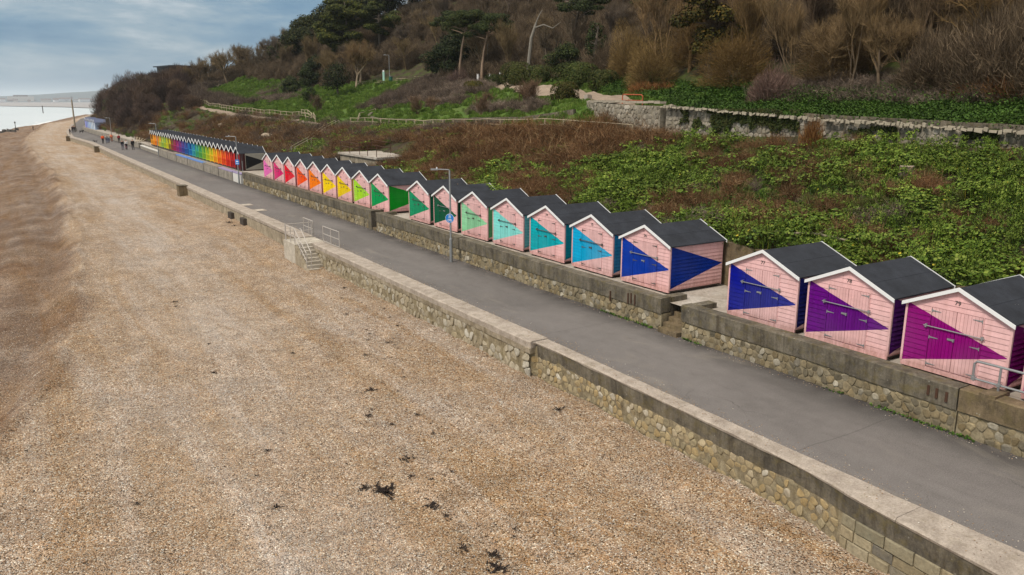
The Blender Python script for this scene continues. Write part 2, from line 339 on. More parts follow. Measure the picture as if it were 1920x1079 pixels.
SEC = {
 -30: [(24.9,2.6),(36,6.0),(39.5,6.3),(40.4,6.9),(45,7.4),(60,16),(100,38),(170,60)],
  15: [(24.9,2.6),(30,4.3),(35.6,6.25),(36.3,6.6),(39.5,6.7),(40.3,7.2),(45,7.8),(60,16),(100,38),(170,60)],
  28: [(24.9,2.6),(30,4.2),(35.6,6.25),(36.3,6.95),(39.5,7.0),(41,7.3),(45,8.0),(60,16),(100,37),(170,60)],
  40: [(24.9,2.5),(30,4.1),(36,6.2),(36.8,7.3),(39.5,7.5),(41,7.7),(45,8.2),(60,15.5),(100,36),(170,60)],
  52: [(24.9,2.3),(30,3.9),(36,6.1),(37,6.3),(39.8,7.6),(41.5,8.3),(45,8.6),(50,9.2),(62,16),(100,36),(170,60)],
  75: [(24.9,2.0),(30,3.5),(34,4.9),(36,5.4),(37,5.5),(42,7.1),(48,8.7),(52,9.8),(60,10.6),(66,13),(80,20),(110,36),(170,58)],
 100: [(25,1.6),(30,2.9),(34,4.5),(36,5.0),(37,5.1),(45,6.9),(55,9.3),(64,11.0),(72,15),(85,23),(110,36),(170,56)],
 130: [(25,1.2),(29,2.4),(34,4.8),(36,5.7),(37,5.8),(45,7.4),(56,10.0),(64,12.5),(75,19),(110,38),(170,54)],
 170: [(25,1.0),(28,1.8),(32,4.2),(36,6.5),(42,7.3),(50,9.5),(60,15),(80,26),(110,36),(170,50)],
 220: [(24,0.9),(26,1.8),(30,5.5),(34,7.6),(40,9.8),(50,13.0),(62,17.5),(80,24),(110,34),(170,46)],
 300: [(24,0.8),(27,1.5),(32,5),(40,9),(50,11.5),(60,13),(80,17),(110,24),(170,34)],
 450: [(30,0.8),(44,1),(52,3.0),(62,6),(75,9),(110,15),(170,22)],
 700: [(80,0.8),(86,1),(95,4),(110,8),(170,12),(180,12)]}
SK = sorted(SEC)
def land(X, Y):
    if Y <= SK[0]: return ip(X, SEC[SK[0]])
    for a, b in zip(SK, SK[1:]):
        if Y <= b:
            t = (Y-a)/(b-a); return ip(X, SEC[a])*(1-t) + ip(X, SEC[b])*t
    return ip(X, SEC[SK[-1]])
from mathutils import noise as mn
def fbm(x, y, s, o=4): return mn.fractal(Vector((x*s, y*s, 3.3)), 1.0, 2.0, o)
def landn(X, Y):
    z = land(X, Y)
    a = 0.0
    if X > 25.6: a = min(1, (X-25.6)/2)
    if 35 < X < 41.5 and Y < 60: a *= 0.15
    if 34 < X < 38: a *= 0.35
    return z + a*(0.28*fbm(X, Y, 0.35) + 0.10*fbm(X, Y, 1.3))
# ---------------------------------------------------------------- setting: beach, sea, promenade, terrain
def beach_z(X, Y):
    b = ip(Y, BW); c = ip(Y, CR)
    c += 0.5*fbm(3.1, Y, 0.12, 3)
    wallx = ip(Y, SW) - 1
    if X > c:
        t = max(0.0, min(1.0, (X-c)/max(1.0, wallx-c)))
        z = b - 0.16*math.sin(math.pi*t)
    else:
        s = c - X
        z = b + 0.10 - 0.95*min(1.0, s/1.7)**1.4 - 0.07*max(0, s-1.7)
        z += 0.16*math.sin(max(0, s-1.7)*0.95 + 0.9*fbm(1.0, Y, 0.06, 2))*min(1, s/3)
        z -= max(0, s-12)*0.22
    return z + 0.07*fbm(X, Y, 0.45, 3) + 0.05*fbm(X, Y, 1.4, 3) + 0.04*fbm(X, Y, 3.4, 2)
def grid_sheet(name, xs, ys, zf, mat, xf=None, attrs=None, smooth=True):
    V = []; A = {k: [] for k in (attrs or {})}
    for y in ys:
        for x in xs:
            X = xf(x, y) if xf else x
            V.append((X, y, zf(X, y)))
            for k, f in (attrs or {}).items(): A[k].append(f(X, y))
    nx = len(xs); F = [(j*nx+i, j*nx+i+1, (j+1)*nx+i+1, (j+1)*nx+i) for j in range(len(ys)-1) for i in range(nx-1)]
    me = raw_mesh(name, V, F, mat, smooth, A); return link(name, me)
ys = list(np.concatenate([np.arange(-12, 60, 0.35), np.arange(60, 140, 0.9), np.arange(140, 460, 3), np.arange(460, 720, 10)]))
ts = list(np.concatenate([np.linspace(0, .6, 50, endpoint=False), np.linspace(.6, 1, 110)]))
def bx(t, y):
    w = ip(y, SW) - 0.45; return w - (1-t)*(58 if y < 380 else 58)
def rust(X, Y):
    s = ip(Y, CR) - X + 0.9*fbm(X, Y, 0.25, 3)
    return max(0, min(1, (s+0.2)/1.0))*(0.80+0.35*fbm(X, Y, 0.35, 3))
def pale(X, Y):
    c = ip(Y, CR); t = (X-c)/max(1.0, ip(Y, SW)-1-c)
    return max(0, 1-abs(t-0.38)/0.30)*(0.45+0.55*fbm(X, Y, 0.18, 3))*0.8 if t > 0 else 0
o = grid_sheet('beach', ts, ys, beach_z, m_shingle, bx, {'rust': rust, 'pale': pale}); o['kind'] = 'structure'

mw, nt, b = M('milky_sea', 0.35); n = N(nt); b.inputs['Specular IOR Level'].default_value = 0.35
p = n.pos(); wv = n.noise(n.pos((0.25, 0.08, 1)), 1.0, 6, 0.65, 0.5)
wire(nt, b, n.ramp(n.noise(n.pos((0.01,0.004,1)), 1, 4), [(0.3, (0.56,0.61,0.61)), (0.7, (0.66,0.70,0.70))]), n.bump(wv, 0.35, 0.25))
sea_p = MB()
SEAZ = -4.0
sea_p.add([(-9000,-900,SEAZ),(9000,-900,SEAZ),(9000,16000,SEAZ),(-9000,16000,SEAZ)], [(0,1,2,3)])
o = sea_p.build('sea', mw); o['kind'] = 'structure'
# breaking edge of the waves: thin foam ribbons lying on the sea along the beach
mf = mat_simple('sea_foam', (0.82,0.84,0.83), 0.7, 0.12, 0.8)
def ribbon(name, pts, widths, z, mat):
    V = []; F = []
    for i, (p, w) in enumerate(zip(pts, widths)): V += [(p[0]-w, p[1], z), (p[0]+w, p[1], z)]
    for i in range(len(pts)-1): F.append((2*i, 2*i+1, 2*i+3, 2*i+2))
    return link(name, raw_mesh(name, V, F, mat))
def shore_x(Y):
    x = ip(Y, CR) - 10
    for _ in range(300):
        if beach_z(x, Y) < SEAZ: return x
        x -= 0.15
    return x
pts = [(shore_x(y)-1.0+0.8*fbm(y, 2, 0.1), y) for y in range(150, 560, 4)]
o = ribbon('surf_foam', pts, [1.1+0.8*abs(fbm(5, p[1], 0.13)) for p in pts], SEAZ+0.03, mf); o['kind'] = 'structure'
pts = [(p[0]-6, p[1]) for p in pts[20:]]
o = ribbon('surf_foam', pts, [0.8*max(0.05, 0.4+fbm(9, p[1], 0.08)) for p in pts], SEAZ+0.03, mf); o['kind'] = 'structure'

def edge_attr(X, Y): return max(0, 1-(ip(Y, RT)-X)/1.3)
ysr = list(np.concatenate([np.arange(-14, 100, 1.0), np.arange(100, 700, 6)]))
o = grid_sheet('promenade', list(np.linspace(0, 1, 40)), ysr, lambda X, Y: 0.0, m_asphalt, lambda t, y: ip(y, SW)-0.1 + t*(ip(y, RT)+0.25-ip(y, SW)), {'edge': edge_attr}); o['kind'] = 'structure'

# the coast beyond the bay: low beach, town strip and a wooded rise, kilometres away
m_far = mat_simple('far_shore', (0.33,0.31,0.30), 0.9, 0.15, 0.004)
m_farland = mat_simple('far_land', (0.13,0.155,0.165), 0.9, 0.2, 0.003)
fs = MB()
F1 = [(95,820),(150,1150),(110,1600),(-100,2300),(-700,3300),(-2100,4600),(-2100,5600),(3000,5600),(3000,820)]
fs.add([(x,y,-3.2) for x,y in F1], [tuple(range(len(F1)))])
o = fs.build('far_beach', m_far); o['kind'] = 'structure'
V = []; F = []; xs = np.linspace(-2600, 2600, 90)
for j, (y, h) in enumerate([(4550, -3), (4700, 4), (4900, 12), (5400, 16)]):
    for x in xs:
        hill = 55*math.exp(-((x-900)/650.0)**2)
        V.append((x, y, h + (hill + 4*abs(fbm(x, 0, 0.004)))*(j/3 if j else 0)))
nx = len(xs)
for j in range(3):
    for i in range(nx-1): F.append((j*nx+i, j*nx+i+1, (j+1)*nx+i+1, (j+1)*nx+i))
o = link('far_hills', raw_mesh('far_hills', V, F, m_farland, True)); o['kind'] = 'structure'
m_house = mat_color('far_house_render', 0.8); m_hroof = mat_simple('far_house_roof', (0.16,0.12,0.11), 0.9)
def far_house(w, d_, h):
    t = thing('seafront_house', 'tiny pale seafront house in the hazy town across the bay', 'house', group='houses of the far seafront town')
    MB().box(-w/2, w/2, -d_/2, d_/2, 0, h).build('wall', m_house, t, color=(0.62,0.6,0.56))
    r = MB(); r.add([(-w/2-1,-d_/2-1,h),(w/2+1,-d_/2-1,h),(w/2+1,d_/2+1,h),(-w/2-1,d_/2+1,h),(-w/2-1,0,h+5),(w/2+1,0,h+5)],
                    [(0,1,5,4),(2,3,4,5),(0,4,3),(1,2,5),(3,2,1,0)]); r.build('roof', m_hroof, t); return t
protos = [far_house(26,16,9), far_house(44,18,12), far_house(16,14,8)]
rng = random.Random(5); k = 0
x = -420
while x < 620:
    pr = protos[k if k < 3 else rng.choice([0,0,1,2,2])]
    o = pr if k < 3 else copy_tree(pr)
    o.location = (x, 4560 + rng.uniform(-50, 90), -2); o.rotation_euler = (0,0,rng.uniform(-.3,.3))
    s = rng.uniform(0.7, 1.3); o.scale = (s, s, s)
    for ch in o.children:
        if ch.name.startswith('wall'): ch.color = rng.choice([(0.68,0.66,0.62,1),(0.5,0.46,0.42,1),(0.72,0.72,0.72,1),(0.35,0.28,0.25,1)])
    x += rng.uniform(16, 48); k += 1
o = thing('seafront_hotel', 'broad pale hotel block standing above the roofs of the far seafront town', 'hotel', (150, 4620, -2))
MB().box(-55, 55, -12, 12, 0, 26).build('wall', m_house, o, color=(0.6,0.55,0.5))
MB().box(-30, 30, -8, 8, 26, 33).build('roof', m_hroof, o)

# hill and embankment
mt, nt, b = M('hillside_ground', 0.95); n = N(nt); p = n.pos()
soil = n.ramp(n.noise(p, 1.7, 7, 0.7), [(0.3, (0.022,0.017,0.010)), (0.5, (0.050,0.038,0.022)), (0.72, (0.10,0.078,0.045))])
moss = n.ramp(n.noise(p, 6, 5, 0.7), [(0.3, (0.022,0.040,0.007)), (0.7, (0.085,0.115,0.020))])
soil = n.mix(n.ramp(n.noise(p, 0.5, 6, 0.65), [(0.47, 0.0), (0.6, 0.85)]), soil, moss)
lawn = n.ramp(n.noise(p, 12, 5, 0.75), [(0.25, (0.032,0.075,0.010)), (0.55, (0.075,0.145,0.018)), (0.8, (0.135,0.19,0.030))])
lawn = n.mix(n.ramp(n.noise(p, 0.35, 5, 0.6), [(0.4, 0.0), (0.7, 0.55)]), lawn, (0.105, 0.115, 0.03))
a = n.node('ShaderNodeAttribute'); a.attribute_name = 'lawn'
c = n.mix(a.outputs['Fac'], soil, lawn)
wire(nt, b, c, n.bump(n.noise(p, 7, 6, 0.7), 0.8, 0.12))
WOOD = [(-60,45.6),(20,45.6),(38,45.6),(50,49),(58,51.5),(70,55),(78,60),(95,63),(120,60),(138,58.5),(150,53),(165,54),(205,53),(215,44),(225,33),(240,29),(300,34),(330,40),(450,52),(700,95)]
PATH = [(38.2,-30),(38.2,40),(39.6,47),(43.2,52),(46.8,60),(48.9,66),(50.6,74),(55,85),(60,96),(63,110)]
def path_d(X, Y):
    best = 99
    for (x0,y0),(x1,y1) in zip(PATH, PATH[1:]):
        dx, dy = x1-x0, y1-y0; t = max(0, min(1, ((X-x0)*dx+(Y-y0)*dy)/(dx*dx+dy*dy)))
        best = min(best, math.hypot(X-x0-t*dx, Y-y0-t*dy))
    return best
def lawn_mask(X, Y):
    if X < 36.2 or X > ip(Y, WOOD)+3 or Y < 40: return 0.0
    if Y > 212: return 0.0
    v = 1.0
    if path_d(X, Y) < 1.6: v = 0.0
    if X < 38 and Y > 105: v *= 0.5
    return v*min(1, (ip(Y, WOOD)+3-X)/3)
xs = list(np.concatenate([np.arange(24.9, 64, 0.55), np.arange(64, 175, 3)]))
ysl = list(np.concatenate([np.arange(-30, 0, 2), np.arange(0, 110, 0.6), np.arange(110, 240, 1.6), np.arange(240, 720, 8)]))
def lx(x, y): return x + max(0, ip(y, RT)+3.4-24.9)*max(0, 1-(x-24.9)/60) if y > 140 else x
o = grid_sheet('hillside', xs, ysl, landn, mt, lx, {'lawn': lawn_mask}); o['kind'] = 'structure'
def strip_path(name, pts, w, mat, lift=0.05):
    V = []; F = []; dense = []
    for (a0, a1) in zip(pts, pts[1:]):
        L = math.hypot(a1[0]-a0[0], a1[1]-a0[1]); k = max(1, int(L/1.0))
        dense += [(a0[0]+(a1[0]-a0[0])*i/k, a0[1]+(a1[1]-a0[1])*i/k) for i in range(k)]
    dense.append(pts[-1])
    for i, p in enumerate(dense):
        q = dense[min(i+1, len(dense)-1)]; r = dense[max(i-1, 0)]
        d = Vector((q[0]-r[0], q[1]-r[1])).normalized(); nrm = Vector((-d.y, d.x))
        for t in (-1, -0.5, 0, 0.5, 1):
            x, y = p[0]+nrm.x*w*t, p[1]+nrm.y*w*t; V.append((x, y, landn(x, y)+lift+0.05*(1-abs(t))))
    for i in range(len(dense)-1):
        for k in range(4): F.append((i*5+k, i*5+k+1, (i+1)*5+k+1, (i+1)*5+k))
    return link(name, raw_mesh(name, V, F, mat, True))
m_path = mat_concrete('pale_path', (0.33,0.255,0.19), (0.22,0.17,0.125), 0.0, 0.8, 0, False)
o = strip_path('garden_path', PATH, 1.35, m_path, 0.12); o['kind'] = 'structure'
PATH2 = [(34.9,40),(35.4,54),(36.0,66),(37.0,82),(37.3,98),(36.6,104),(36.9,116),(35.9,131),(36.4,156),(38.2,190)]
o = strip_path('cliff_path', PATH2, 0.9, m_path, 0.10); o['kind'] = 'structure'

# ---------------------------------------------------------------- walls
def sweep(name, prof, xf, ys, mat, parent=None, jit=0.0, kind=None, top_noise=0.0):
    """closed profile [(dx, z), ...] swept along Y; xf gives the wall line"""
    V = []; F = []; k = len(prof)
    for y in ys:
        for i, (dx, z) in enumerate(prof):
            zz_ = z(y) if callable(z) else z; dd = dx(y) if callable(dx) else dx
            V.append((xf(y)+dd+jit*fbm(y, i*7.3, 1.1, 3), y, zz_+jit*0.8*fbm(y+50, i*5.1, 0.9, 3)))
    for j in range(len(ys)-1):
        for i in range(k):
            i2 = (i+1) % k; F.append((j*k+i, j*k+i2, (j+1)*k+i2, (j+1)*k+i))
    me = bpy.data.meshes.new(name); me.from_pydata(V, [], F + [tuple(range(k))[::-1], tuple((len(ys)-1)*k+i for i in range(k))])
    me.materials.append(mat); me.update()
    bmesh_fix(me)
    return link(name, me, parent, kind)
import bmesh
def bmesh_fix(me):
    b_ = bmesh.new(); b_.from_mesh(me); bmesh.ops.recalc_face_normals(b_, faces=b_.faces); b_.to_mesh(me); b_.free()
def clip(poly, mx_, my_, nx_, ny_):
    out = []
    for i in range(len(poly)):
        p, q = poly[i], poly[(i+1) % len(poly)]
        dp = (p[0]-mx_)*nx_+(p[1]-my_)*ny_; dq = (q[0]-mx_)*nx_+(q[1]-my_)*ny_
        if dp <= 0: out.append(p)
        if (dp < 0 < dq) or (dq < 0 < dp):
            t = dp/(dp-dq); out.append((p[0]+t*(q[0]-p[0]), p[1]+t*(q[1]-p[1])))
    return out
def voronoi_cells(s0, s1, zlo, zhi, size, rng, aspect=1.0):
    """irregular stone outlines filling s0..s1 by zlo(s)..zhi(s)"""
    zmin = min(zlo(s0), zlo(s1), zlo((s0+s1)/2))-size; zmax = max(zhi(s0), zhi(s1))+size
    ns = max(1, int((s1-s0)/(size*aspect))); nz = max(1, int((zmax-zmin)/size)); P = {}
    for i in range(-2, ns+3):
        for j in range(-1, nz+2):
            P[i, j] = (s0+(i+0.5+(j % 2)*0.5+rng.uniform(-.34,.34))*(s1-s0)/ns, zmin+(j+0.5+rng.uniform(-.34,.34))*(zmax-zmin)/nz)
    out = []
    for (i, j), c in P.items():
        a, b2 = zlo(c[0]), zhi(c[0])
        if not (s0 <= c[0] <= s1 and a-size*0.25 < c[1] < b2+size*0.1): continue
        poly = [(c[0]-size*2, c[1]-size*2), (c[0]+size*2, c[1]-size*2), (c[0]+size*2, c[1]+size*2), (c[0]-size*2, c[1]+size*2)]
        for di in range(-2, 3):
            for dj in range(-2, 3):
                if (di or dj) and (i+di, j+dj) in P:
                    q = P[i+di, j+dj]; poly = clip(poly, (c[0]+q[0])/2, (c[1]+q[1])/2, q[0]-c[0], q[1]-c[1])
                    if len(poly) < 3: break
            if len(poly) < 3: break
        poly = [(min(max(p[0], s0), s1), min(p[1], b2)) for p in poly]
        if len(poly) >= 3: out.append((c, poly))
    return out
def stone_geo(mb, poly, place, depth, shrink=0.94, rng=random):
    cx_ = sum(p[0] for p in poly)/len(poly); cz_ = sum(p[1] for p in poly)/len(poly)
    # round the corners: edge midpoints pulled out, corners pulled in
    ring = []
    for i, p in enumerate(poly):
        q = poly[(i+1) % len(poly)]
        ring.append((cx_+(p[0]-cx_)*0.90, cz_+(p[1]-cz_)*0.90))
        if math.hypot(q[0]-p[0], q[1]-p[1]) > 0.08: ring.append(((p[0]+q[0])/2, (p[1]+q[1])/2))
    m = len(ring); V = []
    tx, tz = rng.uniform(-.25,.25), rng.uniform(-.25,.25)
    for s, dd in ((shrink, -0.02), (shrink*0.97, depth*0.55), (shrink*0.66, depth)):
        for p in ring:
            a, z = cx_+(p[0]-cx_)*s, cz_+(p[1]-cz_)*s
            V.append(place(a, z, dd + (tx*(a-cx_)+tz*(z-cz_) if dd > 0 else 0)))
    F = [tuple(2*m+i for i in range(m))]
    for r_ in (0, 1):
        for i in range(m): F.append((r_*m+i, r_*m+(i+1) % m, (r_+1)*m+(i+1) % m, (r_+1)*m+i))
    mb.add(V, F)
def stones(parent, cells, place, mat, depth, limit_key, limit=290, name='stone', joined='stones_beyond', rng=random):
    """the cells that show largest become parts of their own, the rest one joined part"""
    cells = sorted(cells, key=limit_key); rest = MB(); n_ = 0
    for k, (c, poly) in enumerate(cells):
        if rng.random() < 0.12: continue     # here the mortar has been smeared right over
        dd = depth*rng.uniform(0.6, 1.25)
        if k < limit:
            mb = MB(); stone_geo(mb, poly, place, dd, rng.uniform(.93, 1.0), rng); mb.build(name, mat, parent)
        else: stone_geo(rest, poly, place, dd, rng.uniform(.93, 1.0), rng); n_ += 1
    if n_: rest.build(joined, mat, parent, kind='stuff')

# sea wall -------------------------------------------------------------
rs = random.Random(11)
swf = lambda y: ip(y, SW)
CW = lambda y: 0.82 + 0.10*(y > 22.7) + (0.08*math.sin(y*0.9) if y < 22 else 0)     # coping width
FACE = -0.86
seawall = thing('sea_wall', 'long stone and concrete sea wall between the shingle and the promenade', 'sea wall', (0,0,0))
yy = lambda a, b_, s: list(np.arange(a, b_, s)) + [b_]
wall_ys = yy(-14, 46.4, 0.5)
SO = [(-30,14.3),(6,14.5),(9.3,14.86),(10.5,15.10),(12,15.22),(20,15.50),(22.55,15.50),(22.6,15.26),(35,15.40),(54,15.62),(94,15.98),(140,16.28),(184,16.78),(215,15.68),(250,17.58),(330,25.1)]   # seaward edge of the coping
out = lambda y: ip(y, SO) - ip(y, SW)
sweep('wall_core', [(lambda y: out(y)+.06, -2.6), (lambda y: out(y)+.06, -0.06), (-0.05, -0.06), (-0.05, -2.6)], swf, wall_ys, m_mortar, seawall, 0.012)
sweep('wall_core', [(-0.86, -2.6), (-0.86, -0.18), (-0.05, -0.18), (-0.05, -2.6)], swf, yy(46.5, 100, 0.8)+yy(102, 330, 4), m_render, seawall, 0.02)
y = -14.0
while y < 330:
    L = (rs.uniform(5.5, 8.5) if y < 60 else 9.0) if y < 130 else 24.0
    y2 = min(y+L, 330)
    if y < 22.58 < y2: y2 = 22.58
    if y < 46.45 < y2 or (46.0 < y < 48.7): y2 = 46.45 if y < 46.4 else 48.7
    lift = 0.10 if y < 22.5 else 0.13
    th_ = 0.10 if y < 22.5 else 0.26
    if not (46.4 <= y < 48.6):
        e = 0.006
        sweep('coping', [(lambda y: out(y)-.0, lift-th_), (lambda y: out(y)-.02, lift-0.04), (lambda y: out(y)+.03, lift), (0.0, lift), (0.02, -0.05), (0.02, lift-th_)],
              swf, yy(y+e, y2-e, 0.3 if y < 60 else 2), m_coping, seawall, 0.020 if y < 60 else 0.01)
    y = y2
# dark weathered concrete beam under the coping on the seaward side
sweep('fascia_beam', [(lambda y: out(y)+.05, lambda y: -0.46+.03*math.sin(y*1.3)), (lambda y: out(y)+.02, -0.004), (-0.3, -0.004), (-0.3, -0.42)], swf, yy(-14, 22.5, 0.4), m_dirty, seawall, 0.022)
sweep('fascia_beam', [(lambda y: out(y)+.02, -0.34), (lambda y: out(y)-.01, -0.13), (-0.4, -0.13), (-0.4, -0.34)], swf, yy(22.6, 46.4, 0.5), m_render, seawall, 0.02)
place_sw = lambda s, z, d_: (swf(s)+out(s)+0.07-d_, s, z)
blo = lambda s: ip(s, BW)-0.35
cells = voronoi_cells(9.75, 22.6, blo, lambda s: -0.44, 0.225, rs, 1.05)
stones(seawall, cells, place_sw, m_ochre, 0.030, lambda c: c[0][0]-2*c[0][1], 290, rng=rs)
cells = voronoi_cells(22.65, 46.3, blo, lambda s: -0.32, 0.30, rs, 1.2)
mbx = MB()
for c, poly in cells:
    if rs.random() < 0.8: stone_geo(mbx, poly, place_sw, 0.035*rs.uniform(0.4, 1.4), 0.96, rs)
mbx.build('plastered_rubble', mat_stone('plastered_stone', [(0,(0.34,0.28,0.18)),(0.3,(0.42,0.37,0.28)),(0.6,(0.30,0.25,0.17)),(0.8,(0.48,0.45,0.38)),(1,(0.24,0.19,0.12))]), seawall, kind='stuff')
# squared courses at the near end
z = -0.44; row = 0
while z > -1.75:
    h = rs.uniform(0.25, 0.31); y = -2.0 + rs.uniform(0, 0.4)
    while y < 9.68:
        L = rs.uniform(0.42, 0.78); y2 = min(y+L, 9.68)
        if 9.68-y2 < 0.2: y2 = 9.68
        pl = [(y+0.012, z-h+0.012), (y2-0.012, z-h+0.012), (y2-0.012, z-0.012), (y+0.012, z-0.012)]
        m = MB(); dd = rs.uniform(0.03, 0.075)
        V = []
        for s_, d_ in ((1.0, -0.02), (0.985, dd*0.75), (0.86, dd)):
            cx_, cz_ = (y+y2)/2, z-h/2
            for p in pl: V.append(place_sw(cx_+(p[0]-cx_)*s_+rs.uniform(-.006,.006), cz_+(p[1]-cz_)*s_, d_+rs.uniform(-.008,.008)))
        m.add(V, [(8,9,10,11)]+[(r_*4+i, r_*4+(i+1)%4, (r_+1)*4+(i+1)%4, (r_+1)*4+i) for r_ in (0,1) for i in range(4)])
        m.build('ashlar_block', m_ashlar, seawall); y = y2
    z -= h; row += 1
# outfall flaps and the square buttresses
for yb, lab in ((66.3, 'dark timber outfall box on the sea wall, the farther of the pair'), (62.4, 'dark timber outfall box on the sea wall, the nearer one above the seaweed')):
    t = thing('outfall_box', lab, 'outfall', (swf(yb)-0.93, yb, -0.95), group='outfall boxes on the sea wall')
    MB().box(-0.16, 0.1, -0.55, 0.55, -0.3, 0.62).build('box_body', m_dark_timber, t)
    for q in (-0.36, 0.0, 0.36): MB().box(-0.20, -0.16, q-0.15, q+0.15, -0.3, 0.58).build('board', m_dark_timber, t)
for yb, lab in ((85.2, 'square concrete buttress on the beach side of the wall, nearest of three'), (166.0, 'small square concrete buttress, middle one along the far sea wall'), (216.0, 'farthest square concrete buttress where the sea wall steps back')):
    t = thing('buttress', lab, 'buttress', (swf(yb)-0.9, yb, 0), group='concrete buttresses on the sea wall')
    MB().box(-0.75, 0.1, -0.6, 0.6, -2.2, 0.16).build('block', m_brown, t)
    MB().box(-0.79, 0.1, -0.64, 0.64, 0.162, 0.21).build('cap_slab', m_dirty, t)

# steps down to the shingle with their rails -----------------------------
sx0 = swf(46) - 0.95
st = thing('beach_steps', 'concrete steps with tubular handrail down from the promenade to the shingle', 'steps', (0,0,0))
MB().box(sx0-0.95, swf(47.5)-0.02, 46.45, 48.69, -2.0, 0.10).build('landing', m_step, st)
for i in range(7):
    zt = -0.07 - 0.17*i; y1 = 46.44 - 0.27*i
    MB().box(sx0-0.80, sx0+0.2-0.02, y1-0.30, y1-0.005, -2.1, zt).build('step', m_step, st)
m_ = MB(); m_.add([(sx0-0.98,46.44,-2.1),(sx0-0.98,44.5,-2.1),(sx0-0.98,44.45,-1.15),(sx0-0.98,46.44,0.06),(sx0-0.81,46.44,-2.1),(sx0-0.81,44.5,-2.1),(sx0-0.81,44.45,-1.15),(sx0-0.81,46.44,0.06)],
    [(0,1,2,3),(7,6,5,4),(0,4,5,1),(1,5,6,2),(2,6,7,3),(3,7,4,0)]); bm_ = m_.build('stringer', m_render, st); bmesh_fix(bm_.data)
def rail_set(t, pts_base, h=1.0, mids=(0.5,), r=0.025, mat=None, posts=None):
    mat = mat or m_rail
    tops = [Vector(p)+Vector((0,0,h)) for p in pts_base]
    MB().tube(tops, r, 6).build('top_rail', mat, t)
    for q in mids: MB().tube([Vector(p)+Vector((0,0,h*q)) for p in pts_base], r*0.8, 6).build('mid_rail', mat, t)
    for p in (posts or pts_base): MB().tube([Vector(p)-Vector((0,0,0.03)), Vector(p)+Vector((0,0,h))], r*1.1, 6).build('post', mat, t)
xr = swf(45) - 0.02
t = thing('guard_rail', 'straight two bar guard rail on the wall just right of the beach steps', 'railing')
rail_set(t, [(xr-0.15, 46.3, 0.1), (xr-0.15, 45.0, 0.1), (xr-0.12, 43.7, 0.1)], 1.0, (0.55, 0.1))
t = thing('guard_rail', 'guard rail bay on the promenade side of the steps landing, left of the steps', 'railing')
rail_set(t, [(xr+0.02, 50.4, 0.1), (xr+0.02, 49.4, 0.1), (xr+0.02, 48.6, 0.1)], 1.0, (0.5,))
t = thing('guard_rail', 'low return rail crossing the top of the beach landing', 'railing')
rail_set(t, [(xr-0.1, 48.55, 0.1), (sx0-0.85, 48.55, 0.1)], 0.95, (0.5,))
t = thing('stair_handrail', 'twin tube handrail running down the outer side of the beach steps', 'handrail')
for off in (0.0, 0.28):
    MB().tube([(sx0-0.86+off, 48.4 if off == 0 else 46.5, 1.03), (sx0-0.86+off, 46.7 if off == 0 else 46.3, 1.03), (sx0-0.86+off, 44.7, -0.15), (sx0-0.86+off, 44.65, -1.25)], 0.026, 6).build('top_rail', m_rail, t)
MB().tube([(sx0-0.86, 48.4, 0.55), (sx0-0.86, 46.7, 0.55), (sx0-0.86, 44.7, -0.62)], 0.022, 6).build('mid_rail', m_rail, t)
for yb, zb in ((48.4, 0.1), (47.5, 0.1), (46.7, 0.1), (45.7, -0.6)): MB().tube([(sx0-0.86, yb, zb-0.05), (sx0-0.86, yb, zb+0.93)], 0.026, 6).build('post', m_rail, t)

# retaining wall of the hut terrace --------------------------------------
WT = 1.25; WTH = 0.55
rtf = lambda y: ip(y, RT)
BAND = lambda y: 0.66 - 0.02*math.sin(y*0.7)
def retaining(name, label, y0, y1, stone_n, mats, far=False, ret0=False, ret1=False, size=0.2):
    t = thing('retaining_wall', label, 'wall', (0,0,0), group='retaining walls of the hut terrace')
    ys_ = yy(y0, y1, 0.6)
    sweep('wall_core', [(0.05, -0.3), (0.05, 0.68), (WTH, 0.68), (WTH, -0.3)], rtf, ys_, m_mortar, t, 0.01)
    sweep('concrete_band', [(-0.01, BAND), (-0.03, WT-0.02), (0.0, WT), (WTH-0.08, WT), (WTH-0.05, WT-0.03), (WTH-0.03, BAND)], rtf, ys_, mats, t, 0.014)
    cells = voronoi_cells(y0+0.02, y1-0.02, lambda s: -0.08, lambda s: BAND(s)-0.01, size, rs, 1.1)
    stones(t, cells, lambda s, z, d_: (rtf(s)+0.05-d_, s, z), m_rubble, 0.030, lambda c: c[0][0], stone_n, rng=rs)
    for flag, yb, sg in ((ret0, y0, -1), (ret1, y1, 1)):
        if flag: # short return wall running back to the terrace
            a, b2 = sorted((yb, yb - sg*0.42))
            MB().box(rtf(yb)+WTH-0.02, rtf(yb)+1.35, a+0.004, b2-0.004, 0.3, WT-0.02).build('return_wall', m_dirty, t)
    return t
rw1 = retaining('a', 'weathered terrace wall under huts 77 to 79, rubble foot below a concrete band', 10.18, 20.35, 280, m_dirty, ret1=True)
rw0 = retaining('b', 'brown stained terrace wall carrying the galvanised rail at the right edge', -8, 10.14, 90, m_brown)
rw2 = retaining('c', 'long weathered terrace wall with rubble foot under the row of blue and green huts', 21.45, 49.2, 290, m_dirty, ret0=True, ret1=True, size=0.24)
rw3 = retaining('d', 'terrace wall below the pink to green huts, left of the gap with the corner post', 50.1, 84.6, 0, m_dirty, ret0=True, size=0.30)
MB().box(rtf(50)-0.06, rtf(50)+0.62, 49.86, 50.4, 0, WT+0.03).build('corner_post', m_dirty, rw3)
for q in (9.1, 9.35, 9.6):  # rust runs where old fixings have bled
    pass
